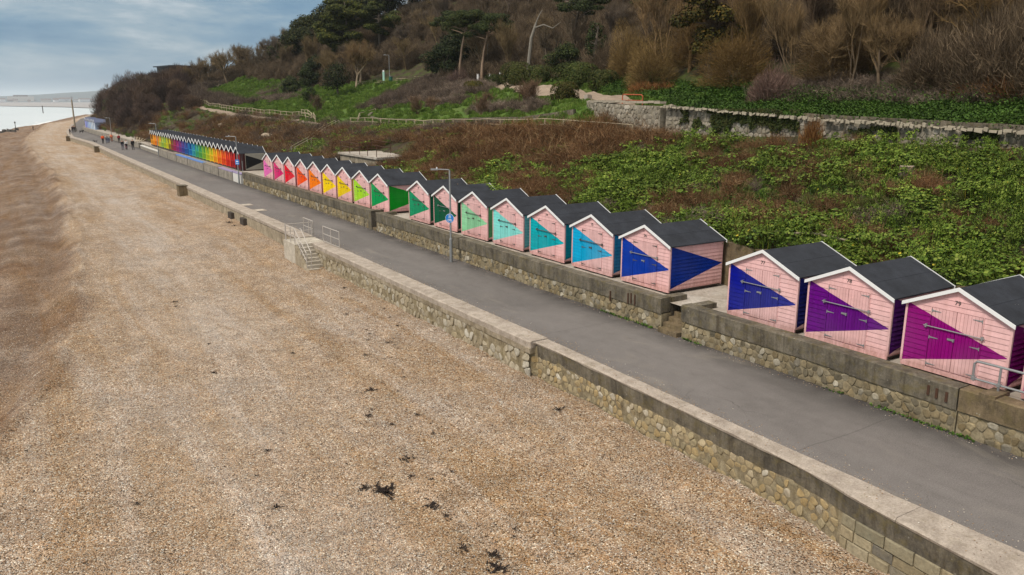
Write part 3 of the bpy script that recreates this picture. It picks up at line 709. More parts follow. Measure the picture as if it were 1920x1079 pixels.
# terrace slab and the brown wall behind it
def platx(t, y): return rtf(y)+0.45 + t*(25.0-rtf(y)-0.45)
o = grid_sheet('terrace', list(np.linspace(0, 1, 8)), yy(-14, 127, 1.0), lambda X, Y: 1.03 + 0.01*fbm(X, Y, 0.6), m_slab, platx); o['kind'] = 'structure'
bt = thing('back_wall', 'brown stained concrete wall holding the bank behind the huts', 'wall')
sweep('wall_face', [(0, 0.6), (0, lambda y: land(25.2, y)+0.12+0.1*math.sin(y*1.7)), (0.28, lambda y: land(25.2, y)+0.12+0.1*math.sin(y*1.7)), (0.28, 0.6)], lambda y: 24.85, yy(-14, 88, 0.8), m_brown, bt, 0.03)
for (ya, yb, lab, gx) in ((20.4, 21.4, 'worn stone steps climbing through the gap in the terrace wall beside hut 77', 0), (49.25, 49.8, 'narrow steps in the gap between the two long terrace walls', 0)):
    t = thing('stone_steps', lab, 'steps', group='steps up to the hut terrace')
    x0 = rtf(ya)-0.16 if ya < 30 else rtf(ya)
    for i in range(6):
        MB().box(x0+0.27*i, rtf(ya)+1.6, ya+0.01, yb-0.01, -0.1, 0.17*(i+1)).build('step', m_brown, t)
# galvanised rail at the right edge
t = thing('galvanised_rail', 'bright galvanised tube rail on the terrace wall in front of hut 79', 'railing')
gx = 20.72
MB().tube([(gx, 10.06, 1.40), (gx, 10.10, 1.46), (gx, 10.10, 1.86), (gx, 10.04, 1.93), (gx, 9.6, 1.935), (gx, 2, 1.935)], 0.032, 8).build('top_rail', m_galv, t)
MB().tube([(gx, 10.06, 1.46), (gx, 2, 1.46)], 0.030, 8).build('bottom_rail', m_galv, t)
for yb in (9.45, 7.6, 5.4, 3.2): MB().tube([(gx, yb, 1.2), (gx, yb, 1.94)], 0.032, 8).build('post', m_galv, t)
for yb in (9.45, 10.08): MB().box(gx-0.05, gx+0.05, yb-0.05, yb+0.05, 1.42, 1.50).build('fitting', m_galv, t)
MB().box(rtf(9)-0.02, gx+0.2, 9.25, 9.65, 1.2, 1.31).build('mount_pad', m_brown, t)
# rust-streaked slots on the concrete band
for i, (yb, zb) in enumerate(((10.95, 0.98), (10.72, 0.96), (10.45, 0.94))):
    MB().box(rtf(yb)-0.052, rtf(yb)-0.02, yb-0.035, yb+0.035, zb-0.15, zb+0.12).build('rust_slot', m_rust, rw1)
for i, (yb, zb) in enumerate(((22.9, 0.9), (23.3, 0.88), (24.4, 0.75), (23.12, 0.92))):
    MB().box(rtf(yb)-0.052, rtf(yb)-0.02, yb-0.03, yb+0.03, zb-0.22, zb+0.2).build('rust_slot', m_rust, rw2)

# rainbow row planters ----------------------------------------------------
m_block = mat_concrete('planter_concrete', (0.36,0.32,0.27), (0.20,0.18,0.15), 0.6, 1.0, 0.3)
m_purple = mat_simple('faded_purple_paint', (0.32,0.27,0.42), 0.8, 0.25); m_bluep = mat_simple('faded_blue_paint', (0.13,0.24,0.55), 0.8, 0.25)
m_whitep = mat_simple('flaking_white_paint', (0.62,0.60,0.56), 0.8, 0.2)
specs = [(85.2, 88.9, m_purple, 'white and lilac painted'), (89.0, 95.6, m_purple, 'lilac capped'), (95.7, 103.6, m_block, 'plain grey'), (103.7, 113.2, m_bluep, 'blue capped'),
         (113.3, 121.5, m_bluep, 'faded blue and grey'), (121.6, 128.6, m_block, 'grey and mossy'), (128.7, 137, m_block, 'far grey'), (137.2, 158, m_whitep, 'white topped')]
for i, (a, b2, cm, adj) in enumerate(specs):
    t = thing('concrete_block_wall', f'{adj} concrete wall block before the rainbow huts, {["nearest of the line", "second from the sign lamp", "third along", "fourth along", "fifth along", "sixth along", "seventh along", "farthest"][i]}', 'wall block', group='wall blocks before the rainbow huts')
    h = 1.04 if i < 7 else 0.62
    ys_ = yy(a, b2-0.25, 1.0)
    sweep('block', [(0.0, -0.1), (0.0, h-0.12), (0.5, h-0.12), (0.5, -0.1)], rtf, ys_, m_block if i else m_whitep, t, 0.01)
    sweep('cap', [(-0.02, h-0.117), (-0.02, h), (0.52, h), (0.52, h-0.117)], rtf, ys_, cm, t, 0.008)
sweep('terrace_kerb', [(0.47, -0.1), (0.47, lambda y: 1.055 if y < 127 else 0.93), (0.60, lambda y: 1.055 if y < 127 else 0.93), (0.60, -0.1)], rtf, yy(84.7, 300, 2), m_block)['kind'] = 'structure'
# far promenade wall below the blue huts
t = thing('terrace_wall', 'low grey wall under the distant blue and white huts', 'wall')
sweep('wall_face', [(0, -0.1), (0, 0.95), (0.4, 0.95), (0.4, -0.1)], rtf, yy(160, 300, 4), m_block, t, 0.02)
o = grid_sheet('far_terrace', [0, 0.5, 1], yy(127, 300, 3), lambda X, Y: 0.90, m_slab, lambda t_, y: rtf(y)+0.35+t_*4.5); o['kind'] = 'structure'
for i, yb in enumerate((67.6, 63.7)):
    sl = thing('cover_slab', ['pale square cover slab in the promenade asphalt, farther of two', 'pale square cover slab in the promenade asphalt, nearer of two'][i], 'cover slab', (17.25, yb, 0.004))
    MB().box(-0.45, 0.45, -0.6, 0.6, 0, 0.02).build('slab', m_coping, sl); MB().box(-0.3, 0.3, -0.4, 0.4, 0.02, 0.028).build('lid', m_step, sl)

# sea haze: a closed box of thin air round everything
hz = bpy.data.materials.new('sea_haze'); hz.use_nodes = True; hn = hz.node_tree; hn.nodes.clear()
ho = hn.nodes.new('ShaderNodeOutputMaterial'); hv = hn.nodes.new('ShaderNodeVolumePrincipled')
hv.inputs['Color'].default_value = (0.80, 0.88, 0.95, 1); hv.inputs['Density'].default_value = 0.00010; hv.inputs['Anisotropy'].default_value = 0.2
hn.links.new(hv.outputs[0], ho.inputs['Volume'])
o = MB().box(-9100, 9100, -1000, 16100, -8, 130).build('haze', hz); o['kind'] = 'stuff'; o['label'] = 'thin pale sea haze veiling the far shore'; o['category'] = 'haze'

def loose_stones(name, P, size, mat, label):
    n_ = len(P); r_ = np.random.default_rng(n_); base = np.array([[1,0,0],[0,1,0],[-1,0,0],[0,-1,0],[0,0,.6],[0,0,-.6]], float)
    F0 = np.array([[0,1,4],[1,2,4],[2,3,4],[3,0,4],[1,0,5],[2,1,5],[3,2,5],[0,3,5]]); a = r_.uniform(0, 6.28, n_); ca, sa = np.cos(a), np.sin(a)
    S = size*r_.uniform(.55, 1.5, (n_,1))*np.stack([r_.uniform(.8,1.4,n_), r_.uniform(.7,1.0,n_), r_.uniform(.6,1.0,n_)], 1)
    V = base[None]*S[:,None,:]; X = V[...,0]*ca[:,None]-V[...,1]*sa[:,None]; Y = V[...,0]*sa[:,None]+V[...,1]*ca[:,None]
    V = np.stack([X, Y, V[...,2]], 2)+P[:,None,:]; F = (F0[None]+(np.arange(n_)*6)[:,None,None]).reshape(-1,3)
    o = link(name, raw_mesh(name, V.reshape(-1,3), F, mat)); o['kind'] = 'stuff'; o['label'] = label; o['category'] = 'stones'; return o
m_pebble = mat_stone('pebble', [(0,(0.05,0.035,0.03)),(0.15,(0.34,0.20,0.11)),(0.35,(0.48,0.33,0.20)),(0.55,(0.30,0.215,0.155)),(0.7,(0.57,0.45,0.33)),(0.82,(0.34,0.32,0.31)),(0.92,(0.70,0.63,0.52)),(1,(0.86,0.82,0.74))], (0.35,0.25,0.15))
rp = np.random.default_rng(77); n_ = 52000
yq = 11.5+rp.uniform(0,1,n_)**1.5*34; xq = rp.uniform(0,1,n_)
P = []
for q, y in zip(xq, yq):
    x0 = max(ip(y, CR)-6, -y*.12-1.2); x1 = ip(y, SO)-.05; x = x0+(x1-x0)*q; P.append((x, y, beach_z(x, y)+.004))
loose_stones('shingle_stones', np.array(P), .021, m_pebble, 'coarser loose pebbles lying over the near shingle')
P = []
for k in range(3800):
    y = rp.uniform(4, 60); s_ = abs(rp.normal())*.35; x = ip(y, SW)+.03+s_ if rp.uniform() < .75 else ip(y, RT)-.04-s_*.5; P.append((x, y, .006))
for k in range(900):
    y = rp.uniform(4, 60); P.append((rp.uniform(ip(y, SO)+.08, ip(y, SW)-.03), y, .115 if y < 22.5 else .145))
loose_stones('scattered_pebbles', np.array(P), .014, m_pebble, 'stray pebbles washed along the edges of the asphalt and coping')
# ---------------------------------------------------------------- beach huts
HW, HD, HE, HR = 2.86, 2.90, 1.72, 2.36       # width, depth, eaves and ridge above the sill
PIT = 0.143
D0, D1, DT = 0.74, 2.12, 1.716                # door opening from the left corner, and its head
def hw_at(z): return HW/2 if z <= HE else HW/2*(HR-z)/(HR-HE)
def board_front(mb, ya, yb, z0, z1, fa, fb):
    """one weatherboard; ya/yb lower ends, fa/fb upper ends; y runs left(+) to right(-)"""
    v = [(-0.022,ya,z0),(-0.022,yb,z0),(-0.004,fb,z1),(-0.004,fa,z1),(0.03,ya,z0),(0.03,yb,z0)]
    U = lambda p: ((HW/2-p[1])/HW, p[2]/HE)
    fs = [(0,1,2,3),(4,5,1,0)]
    mb.add(v, fs, [[U(v[i]) for i in f] for f in fs])
def board_side(mb, xa, xb, z0, z1, sgn):
    y0 = sgn*(HW/2+0.022); y1 = sgn*(HW/2+0.004); yi = sgn*(HW/2-0.03)
    v = [(xa,y0,z0),(xb,y0,z0),(xb,y1,z1),(xa,y1,z1),(xa,yi,z0),(xb,yi,z0)]
    U = lambda p: (p[0]/HD, p[2]/HE)
    fs = [(0,1,2,3),(4,5,1,0)]
    if sgn > 0: fs = [f[::-1] for f in fs]
    mb.add(v, fs, [[U(v[i]) for i in f] for f in fs])
def text_mesh(s, size, mat):
    cu = bpy.data.curves.new('number', 'FONT'); cu.body = s; cu.size = size; cu.align_x = 'CENTER'; cu.extrude = 0.003
    ob = bpy.data.objects.new('number', cu); col.objects.link(ob)
    dg = bpy.context.evaluated_depsgraph_get(); me = bpy.data.meshes.new_from_object(ob.evaluated_get(dg))
    bpy.data.objects.remove(ob); me.name = 'number'; me.materials.clear(); me.materials.append(mat)
    for p in me.polygons: p.material_index = 0
    return me
def hinge(parent, y, z, sgn, mat, scl=1.0):
    m = MB(); L = 0.25*scl
    m.box(-0.046, -0.030, y-0.012, y+0.012, z-0.045, z+0.045)
    m.add([(-0.044,y,z-0.017),(-0.044,y,z+0.017),(-0.044,y-sgn*L,z+0.005),(-0.044,y-sgn*L,z-0.005),(-0.03,y,z-0.024),(-0.03,y,z+0.024),(-0.03,y-sgn*L,z+0.008),(-0.03,y-sgn*L,z-0.008)],
          [(0,1,2,3),(0,4,5,1),(1,5,6,2),(2,6,7,3),(3,7,4,0)])
    m.build('hinge', mat, parent)
def make_hut(number, colour, near, side_shade_colour=None, metal=None):
    metal = metal or m_iron
    t = thing('beach_hut', 'x', 'beach hut', (0,0,0), group='pink beach huts painted with coloured arrowheads')
    # inner box
    c = MB(); c.box(0.012, HD-0.012, -HW/2+0.012, HW/2-0.012, -0.06, HE-0.02)
    c.add([(0.012,-HW/2+0.012,HE-0.02),(0.012,HW/2-0.012,HE-0.02),(0.012,0,HR-0.05),(HD-0.012,-HW/2+0.012,HE-0.02),(HD-0.012,HW/2-0.012,HE-0.02),(HD-0.012,0,HR-0.05)],
          [(0,2,1),(3,4,5),(0,3,5,2),(1,2,5,4)])
    c.uv = [None]*len(c.f); c.uv[0] = [(0,2)]*4
    c.build('shell', m_paint, t)
    fr = MB(); sd_ = MB(); so = MB(); k = 0; z = 0.0
    while z < HR-0.05:
        z1 = min(z+PIT, HR-0.01); a, b_ = hw_at(z), hw_at(z1)
        z1b = min(z1, HR-0.015)
        segs = [(a-0.02, -a+0.02, b_-0.02, -b_+0.02)] if z >= DT-0.01 else [(a-0.02, HW/2-D0+0.004, b_-0.02, HW/2-D0+0.004), (HW/2-D1-0.004, -a+0.02, HW/2-D1-0.004, -b_+0.02)]
        for (p, q, r_, s_) in segs:
            if r_ - s_ < 0.02: r_ = s_ = (r_+s_)/2
            if near: m = MB(); board_front(m, p, q, z, z1b, r_, s_); m.build('board', m_paint, t, color=colour)
            else: board_front(fr, p, q, z, z1b, r_, s_)
        if z < HE-0.03:
            zt = min(z1, HE)
            if near: m = MB(); board_side(m, 0.02, HD-0.02, z, zt, -1); m.build('board', m_paint, t, color=side_shade_colour or colour)
            else: board_side(sd_, 0.02, HD-0.02, z, zt, -1)
            board_side(so, 0.02, HD-0.02, z, zt, 1)
        z += PIT
    if not near:
        fr.build('front_boards', m_paint, t, kind='stuff', color=colour); sd_.build('side_boards', m_paint, t, kind='stuff', color=side_shade_colour or colour)
    so.build('far_side_boards', m_paint, t, kind='stuff', color=side_shade_colour or colour)
    # corner posts and sill, painted with the same arrowhead
    for sg, u in ((1, 0.0), (-1, 1.0)):
        m = MB(); y0, y1 = sorted((sg*(HW/2-0.035), sg*(HW/2+0.026))); m.box(-0.03, 0.034, y0, y1, -0.02, HE-0.01)
        m.uv = [[(u if u else 2.0, m.v[i][2]/HE) for i in f] for f in m.f]; m.build('corner_post', m_paint, t, color=colour)
    m = MB(); m.box(-0.026, 0.03, -HW/2, HW/2, -0.13, -0.004); m.uv = [[(0.5, -1)]*4]*6; m.build('sill', m_paint, t, color=colour)
    m = MB(); m.box(HD-0.03, HD+0.02, -HW/2, HW/2, -0.1, HE); m.uv = [[(0, 2)]*4]*6; m.build('back_wall', m_paint, t)
    # doors: two leaves of upright tongued boards
    ym = (D0+D1)/2
    for sg, (ua, ub) in ((1, (D0, ym)), (-1, (ym, D1))):
        m = MB(); nb = 7; w_ = (ub-ua-0.012)/nb
        for i in range(nb):
            a = HW/2-(ua+0.006+i*w_)-0.004; b_ = a-w_+0.008
            v = [(-0.030,a,0.03),(-0.030,b_,0.03),(-0.030,b_,DT-0.012),(-0.030,a,DT-0.012),(0.005,a+.004,0.03),(0.005,b_-.004,0.03),(0.005,b_-.004,DT-0.012),(0.005,a+.004,DT-0.012)]
            fs = [(0,1,2,3),(1,5,6,2),(4,0,3,7),(3,2,6,7),(4,5,1,0)]
            m.add(v, fs, [[((HW/2-v[q][1])/HW, v[q][2]/HE) for q in f] for f in fs])
        dr = m.build('door', m_paint, t, color=colour)
        yh = HW/2-(D0+0.01) if sg > 0 else HW/2-(D1-0.01)
        for zh in (0.10, 0.86, DT-0.10): hinge(dr, yh, zh, sg, metal)
    # thin shadow gap round the doors (door frame, slightly proud)
    for (a, b_, z0, z1) in ((HW/2-D0+0.028, HW/2-D0+0.004, 0.0, DT+0.0), (HW/2-D1-0.004, HW/2-D1-0.028, 0.0, DT+0.0)):
        fm = MB(); fm.box(-0.036, 0.0, b_, a, z0, z1)
        fm.uv = [[((HW/2-fm.v[q][1])/HW, fm.v[q][2]/HE) for q in f] for f in fm.f]
        fm.build('door_frame', m_paint, t, color=colour)
    zb = 1.17
    lb = MB().tube([(-0.075, HW/2-D0+0.17, zb), (-0.075, HW/2-D1-0.12, zb)], 0.016, 6).build('locking_bar', metal, t)
    for q in (HW/2-D0+0.10, HW/2-D1-0.05): MB().box(-0.09, -0.024, q-0.022, q+0.022, zb-0.05, zb+0.05).build('bracket', metal, lb)
    MB().box(-0.062, -0.028, HW/2-ym+0.02, HW/2-ym+0.17, 0.90, 0.95).box(-0.072, -0.028, HW/2-ym-0.02, HW/2-ym+0.02, 0.88, 0.96).build('hasp', m_galv if metal is m_galv else metal, t)
    nm = link('number', text_mesh(str(number), 0.17, m_iron), t, loc=(-0.026, 0.02, 1.90)); nm.rotation_euler = (R(90), 0, R(-90))
    # roof
    ov, th = 0.10, 0.035; zr = HR+0.03
    sl = (HR-HE)/(HW/2); ye = HW/2+0.07; ze = HR - sl*ye + 0.03
    for sg in (1, -1):
        a = [(-ov,0,zr),(HD+ov,0,zr),(HD+ov,sg*ye,ze),(-ov,sg*ye,ze)]; b_ = [(x,y_,z_-th) for x,y_,z_ in a]
        m = MB(); m.add(a+b_, [(0,1,2,3),(7,6,5,4),(0,4,5,1),(1,5,6,2),(2,6,7,3),(3,7,4,0)])
        rp = m.build('roof_panel', m_felt, t); bmesh_fix(rp.data)
        s2 = MB()
        for fx in (0.52,):   # lapped felt edge running along the slope
            yl, zl = sg*ye*fx, zr+(ze-zr)*fx
            s2.add([(-ov+.01,yl,zl+0.002),(HD+ov-.01,yl,zl+0.002),(HD+ov-.01,yl-sg*0.02,zl+0.012+0.02*sl),(-ov+.01,yl-sg*0.02,zl+0.012+0.02*sl)], [(0,1,2,3)])
        s2.build('felt_lap', m_felt, rp)
        for xf_ in (-ov-0.028, HD+ov+0.003):
            x0, x1 = xf_, xf_+0.025; dz = 0.105
            tp = [(0,zr+0.018),(sg*(ye+0.03),ze+0.018-sl*0.03),(sg*(ye+0.03),ze+0.018-sl*0.03-dz),(0,zr+0.018-dz*1.05)]
            m = MB(); m.add([(x0,p[0],p[1]) for p in tp]+[(x1,p[0],p[1]) for p in tp], [(0,1,2,3),(7,6,5,4),(0,4,5,1),(1,5,6,2),(2,6,7,3),(3,7,4,0)])
            g = m.build('bargeboard', m_white, t); bmesh_fix(g.data)
    for q in (-HW/2+0.25, 0, HW/2-0.25): MB().box(-0.02, HD, q-0.06, q+0.06, -0.2, -0.062).build('bearer', m_dark_timber, t)
    MB().box(0.02, HD-0.02, -HW/2+.03, HW/2-.03, -0.128, -0.063).build('floor_frame', m_dark_timber, t)
    return t
HC_ = [  # number, front colour, side colour (mostly the front colour with shade mixed in), words
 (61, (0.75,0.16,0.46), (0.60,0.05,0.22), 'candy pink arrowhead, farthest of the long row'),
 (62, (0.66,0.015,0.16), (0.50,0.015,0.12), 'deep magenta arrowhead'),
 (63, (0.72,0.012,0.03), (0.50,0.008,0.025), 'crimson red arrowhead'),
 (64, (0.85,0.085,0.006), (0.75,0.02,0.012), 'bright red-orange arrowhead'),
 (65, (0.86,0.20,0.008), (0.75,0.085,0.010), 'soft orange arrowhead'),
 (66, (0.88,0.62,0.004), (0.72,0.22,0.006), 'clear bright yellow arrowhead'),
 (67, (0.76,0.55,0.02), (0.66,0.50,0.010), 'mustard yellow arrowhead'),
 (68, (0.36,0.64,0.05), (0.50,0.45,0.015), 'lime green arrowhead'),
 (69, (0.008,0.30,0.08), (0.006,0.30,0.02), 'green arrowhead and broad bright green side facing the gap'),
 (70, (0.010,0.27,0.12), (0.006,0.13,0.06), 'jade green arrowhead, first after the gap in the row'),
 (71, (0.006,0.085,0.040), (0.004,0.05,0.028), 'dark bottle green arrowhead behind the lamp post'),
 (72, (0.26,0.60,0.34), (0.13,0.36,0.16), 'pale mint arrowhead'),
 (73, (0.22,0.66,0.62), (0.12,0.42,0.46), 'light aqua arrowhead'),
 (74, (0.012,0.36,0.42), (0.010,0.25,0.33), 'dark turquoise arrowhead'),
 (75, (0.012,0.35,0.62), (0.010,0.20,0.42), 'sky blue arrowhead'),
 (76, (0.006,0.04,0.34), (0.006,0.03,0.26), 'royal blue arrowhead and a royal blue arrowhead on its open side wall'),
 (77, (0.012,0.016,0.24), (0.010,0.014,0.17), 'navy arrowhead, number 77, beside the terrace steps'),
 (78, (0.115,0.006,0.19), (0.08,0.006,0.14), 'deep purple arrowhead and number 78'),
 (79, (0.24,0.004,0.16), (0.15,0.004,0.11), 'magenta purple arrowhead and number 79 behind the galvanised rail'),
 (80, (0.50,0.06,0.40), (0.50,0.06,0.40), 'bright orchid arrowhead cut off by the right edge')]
def hut_pos(n_):
    if n_ >= 77: y = 10.99 + (79-n_)*3.27; return 21.30, y
    if n_ >= 70: y = 23.80 + (76-n_)*3.52; return 21.68+0.05*(76-n_), y
    y = 50.72 + (69-n_)*3.26; return 21.9, y
proto_far = None
rh = random.Random(3)
for (num, cf, cs, words) in HC_:
    x, y = hut_pos(num)
    metal = m_galv if num >= 76 or num in (71,) else m_iron
    if num >= 77 or proto_far is None:
        h = make_hut(num, cf, num >= 77, cs, metal)
        if num < 77: proto_far = h; pf_num = num
    else:
        h = copy_tree(proto_far)
        nm = text_mesh(str(num), 0.17, m_iron)
        for ch in h.children:
            if ch.name.startswith('number'): ch.data = nm
            if metal is m_galv and ch.name.split('.')[0] in ('locking_bar', 'hasp'):
                for q in [ch]+list(ch.children):
                    q.data = q.data.copy(); q.data.materials.clear(); q.data.materials.append(m_galv)
    for ch in h.children:
        nme = ch.name.split('.')[0]
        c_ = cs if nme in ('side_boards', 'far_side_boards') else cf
        if num >= 77 and nme == 'board': continue
        ch.color = (*c_, 1)
    h['label'] = 'pink hut with ' + words
    h.location = (x + rh.uniform(-.03,.03), y, 1.235 if num >= 77 else 1.23); h.rotation_euler = (R(rh.uniform(-.25,.25)), R(rh.uniform(-.2,.2)), R(rh.uniform(-.5,.5)))

# ---------------------------------------------------------------- rainbow hut terrace
BW_, BD_, BE_, BR_ = 2.12, 2.65, 1.72, 2.38
def rainbow_hut(end=False):
    t = thing('rainbow_hut', 'x', 'beach hut', (0,0,0), group='narrow rainbow huts in the closed terrace')
    c = MB(); c.box(0.32, BD_, -BW_/2+.01, BW_/2-.01, -0.1, BE_-0.02)
    c.add([(0.32,-BW_/2+.01,BE_-.02),(0.32,BW_/2-.01,BE_-.02),(0.32,0,BR_-.05),(BD_,-BW_/2+.01,BE_-.02),(BD_,BW_/2-.01,BE_-.02),(BD_,0,BR_-.05)], [(0,2,1),(3,4,5),(0,3,5,2),(1,2,5,4)])
    c.build('wall', m_color, t)
    for y0 in (-0.38, 0.40):
        d_ = MB()
        for i in range(4): d_.box(0.27, 0.318, y0-0.36+0.18*i+0.004, y0-0.36+0.18*(i+1)-0.004, 0.02, 1.66)
        d_.build('door', m_color, t)
    for sg in (1, -1): MB().box(0.0, 0.10, sg*(BW_/2-0.09)-0.05, sg*(BW_/2-0.09)+0.05, -0.1, BE_).build('porch_post', m_color, t)
    MB().box(0.03, 0.07, -BW_/2+0.14, BW_/2-0.14, 0.78, 0.84).build('porch_rail', m_color, t)
    MB().box(0.03, 0.07, -BW_/2+0.14, BW_/2-0.14, 0.08, 0.14).build('porch_rail', m_color, t)
    bl = MB()
    for i in range(6): q = -BW_/2+0.3+i*(BW_-0.6)/5; bl.box(0.035, 0.065, q-0.02, q+0.02, 0.14, 0.78)
    bl.build('balusters', m_color, t)
    MB().box(-0.02, 0.32, -BW_/2+.01, BW_/2-.01, -0.16, -0.02).build('deck', m_dark_timber, t)
    sl = (BR_-BE_)/(BW_/2); ye = BW_/2+0.005; zr = BR_+.03; ze = zr-sl*ye
    for sg in (1, -1):
        a = [(-.12,0,zr),(BD_+.1,0,zr),(BD_+.1,sg*ye,ze),(-.12,sg*ye,ze)]; m = MB(); m.add(a+[(x,y_,z_-.04) for x,y_,z_ in a], [(0,1,2,3),(7,6,5,4),(0,4,5,1),(1,5,6,2),(2,6,7,3),(3,7,4,0)])
        g = m.build('roof_panel', m_felt, t); bmesh_fix(g.data)
        for xf_ in (-.15, BD_+.103):
            tp = [(0,zr+.02),(sg*ye,ze+.02),(sg*ye,ze-.11),(0,zr-.12)]
            m = MB(); m.add([(xf_,*p) for p in tp]+[(xf_+.027,*p) for p in tp], [(0,1,2,3),(7,6,5,4),(0,4,5,1),(1,5,6,2),(2,6,7,3),(3,7,4,0)])
            g = m.build('bargeboard', m_white, t); bmesh_fix(g.data)
    return t
RB = [((0.05,0.008,0.008),'black and dark red'),((0.30,0.008,0.012),'maroon red'),((0.62,0.012,0.008),'pillar box red'),((0.78,0.06,0.008),'red-orange'),((0.85,0.16,0.008),'orange'),
      ((0.85,0.30,0.008),'amber'),((0.85,0.52,0.01),'golden yellow'),((0.60,0.60,0.01),'yellow-green'),((0.34,0.50,0.02),'olive lime'),((0.14,0.42,0.05),'leaf green'),((0.06,0.38,0.12),'emerald'),
      ((0.05,0.42,0.36),'sea green'),((0.01,0.25,0.55),'sky blue'),
      ((0.015,0.14,0.42),'mid blue'),((0.05,0.08,0.36),'cobalt'),((0.12,0.05,0.32),'violet'),((0.26,0.03,0.24),'plum'),((0.42,0.02,0.16),'raspberry'),((0.36,0.03,0.05),'brick red'),
      ((0.22,0.12,0.03),'brown and green'),((0.72,0.62,0.01),'lemon yellow'),((0.55,0.62,0.02),'lime yellow'),((0.30,0.50,0.10),'apple green'),((0.50,0.60,0.08),'pale lime'),
      ((0.78,0.42,0.02),'marigold'),((0.82,0.24,0.01),'tangerine'),((0.86,0.36,0.01),'apricot orange'),((0.88,0.40,0.01),'orange-yellow, far end of the terrace')]
rb0 = rainbow_hut(); yb_ = 89.55
for i, (c_, wd) in enumerate(RB):
    h = rb0 if i == 0 else copy_tree(rb0)
    if i == 13: yb_ += 0.9
    h.location = (22.25 + 0.012*(yb_-89), yb_, 1.15); h['label'] = f'narrow terraced hut painted {wd}, with black felt roof'
    if i == 0: h['label'] = 'near end hut of the rainbow terrace, grey boarded side wall with a black arrowhead'
    alt = RB[min(i+1, 27)][0]
    k = 0
    for ch in h.children:
        nme = ch.name.split('.')[0]
        if nme == 'wall': ch.color = (*[q*0.85 for q in c_], 1)
        elif nme == 'door': ch.color = (*(c_ if k == 0 else alt), 1); k += 1
        else: ch.color = (*c_, 1)
    yb_ += 2.13
# end wall boards with arrowhead
m_end, nt, b = M('grey_end_boards', 0.8); n = N(nt); uv = n.sep(n.coord('UV'))
t1 = n.math('MULTIPLY', n.math('GREATER_THAN', uv[1], n.math('ADD', 0.04, n.math('MULTIPLY', uv[0], 0.46))), n.math('LESS_THAN', uv[1], n.math('SUBTRACT', 0.92, n.math('MULTIPLY', uv[0], 0.42))))
t1 = n.math('MULTIPLY', t1, n.math('GREATER_THAN', uv[0], 0.02))
wire(nt, b, n.mix(t1, n.mix(n.noise(n.pos((1,1,5)), 3, 4), (0.24,0.23,0.19), (0.36,0.34,0.29)), (0.008,0.008,0.009)))
eb = MB(); z = 0
while z < BE_-0.02:
    z1 = min(z+0.15, BE_); v = [(0.55,-BW_/2-.022,z),(BD_,-BW_/2-.022,z),(BD_,-BW_/2-.004,z1),(0.55,-BW_/2-.004,z1),(0.55,-BW_/2+.01,z),(BD_,-BW_/2+.01,z)]
    fs = [(0,1,2,3),(4,5,1,0)]; eb.add(v, fs, [[((v[i][0]-0.55)/(BD_-0.55), v[i][2]/BE_) for i in f] for f in fs]); z += 0.15
eb.build('end_boards', m_end, rb0, kind='stuff')
# distant blue hut row
def blue_hut():
    t = thing('distant_hut', 'x', 'beach hut', (0,0,0), group='distant blue and white huts past the bushes')
    c = MB(); c.box(0, 2.6, -1.2, 1.2, -0.1, 1.8); c.add([(0,-1.2,1.8),(0,1.2,1.8),(0,0,2.45),(2.6,-1.2,1.8),(2.6,1.2,1.8),(2.6,0,2.45)], [(0,2,1),(3,4,5)])
    c.build('wall', m_color, t)
    MB().box(-0.05, 0, -0.5, 0.5, 0, 1.7).build('door', m_color, t)
    for sg in (1,-1):
        m = MB(); a = [(-.15,0,2.5),(2.7,0,2.5),(2.7,sg*1.42,1.72),(-.15,sg*1.42,1.72)]; m.add(a+[(x,y_,z_-.05) for x,y_,z_ in a], [(0,1,2,3),(7,6,5,4),(0,4,5,1),(1,5,6,2),(2,6,7,3),(3,7,4,0)])
        g = m.build('roof_panel', m_color, t); bmesh_fix(g.data)
        m = MB(); tp = [(0,2.53),(sg*1.42,1.75),(sg*1.42,1.62),(0,2.40)]; m.add([(-.19,*p) for p in tp]+[(-.16,*p) for p in tp], [(0,1,2,3),(7,6,5,4),(0,4,5,1),(1,5,6,2),(2,6,7,3),(3,7,4,0)])
        g = m.build('bargeboard', m_white, t); bmesh_fix(g.data)
    return t
bh = blue_hut()
bl = [((0.08,0.06,0.42),'indigo'),((0.12,0.12,0.55),'violet blue'),((0.20,0.22,0.62),'periwinkle'),((0.30,0.36,0.72),'lavender blue'),((0.36,0.48,0.75),'powder blue'),((0.45,0.62,0.76),'ice blue'),((0.52,0.70,0.74),'pale aqua'),((0.56,0.72,0.70),'faint aqua'),((0.6,0.72,0.72),'whitish')]
for i, (c_, wd) in enumerate(bl[::-1]):
    h = bh if i == 0 else copy_tree(bh); yb = 238+i*3.75
    h.location = (ip(yb, RT)+0.9, yb, 1.0); h['label'] = f'distant beach hut painted {wd}, past the dark bushes'
    h.rotation_euler = (0, 0, 0)
    for ch in h.children:
        nme = ch.name.split('.')[0]; ch.color = (c_[0]*.55, c_[1]*.6, c_[2]*.85, 1)
        if nme == 'roof_panel': ch.color = (0.10,0.12,0.20,1)
        if nme == 'door': ch.color = (*[min(0.8, q*1.2+0.15) for q in c_], 1)

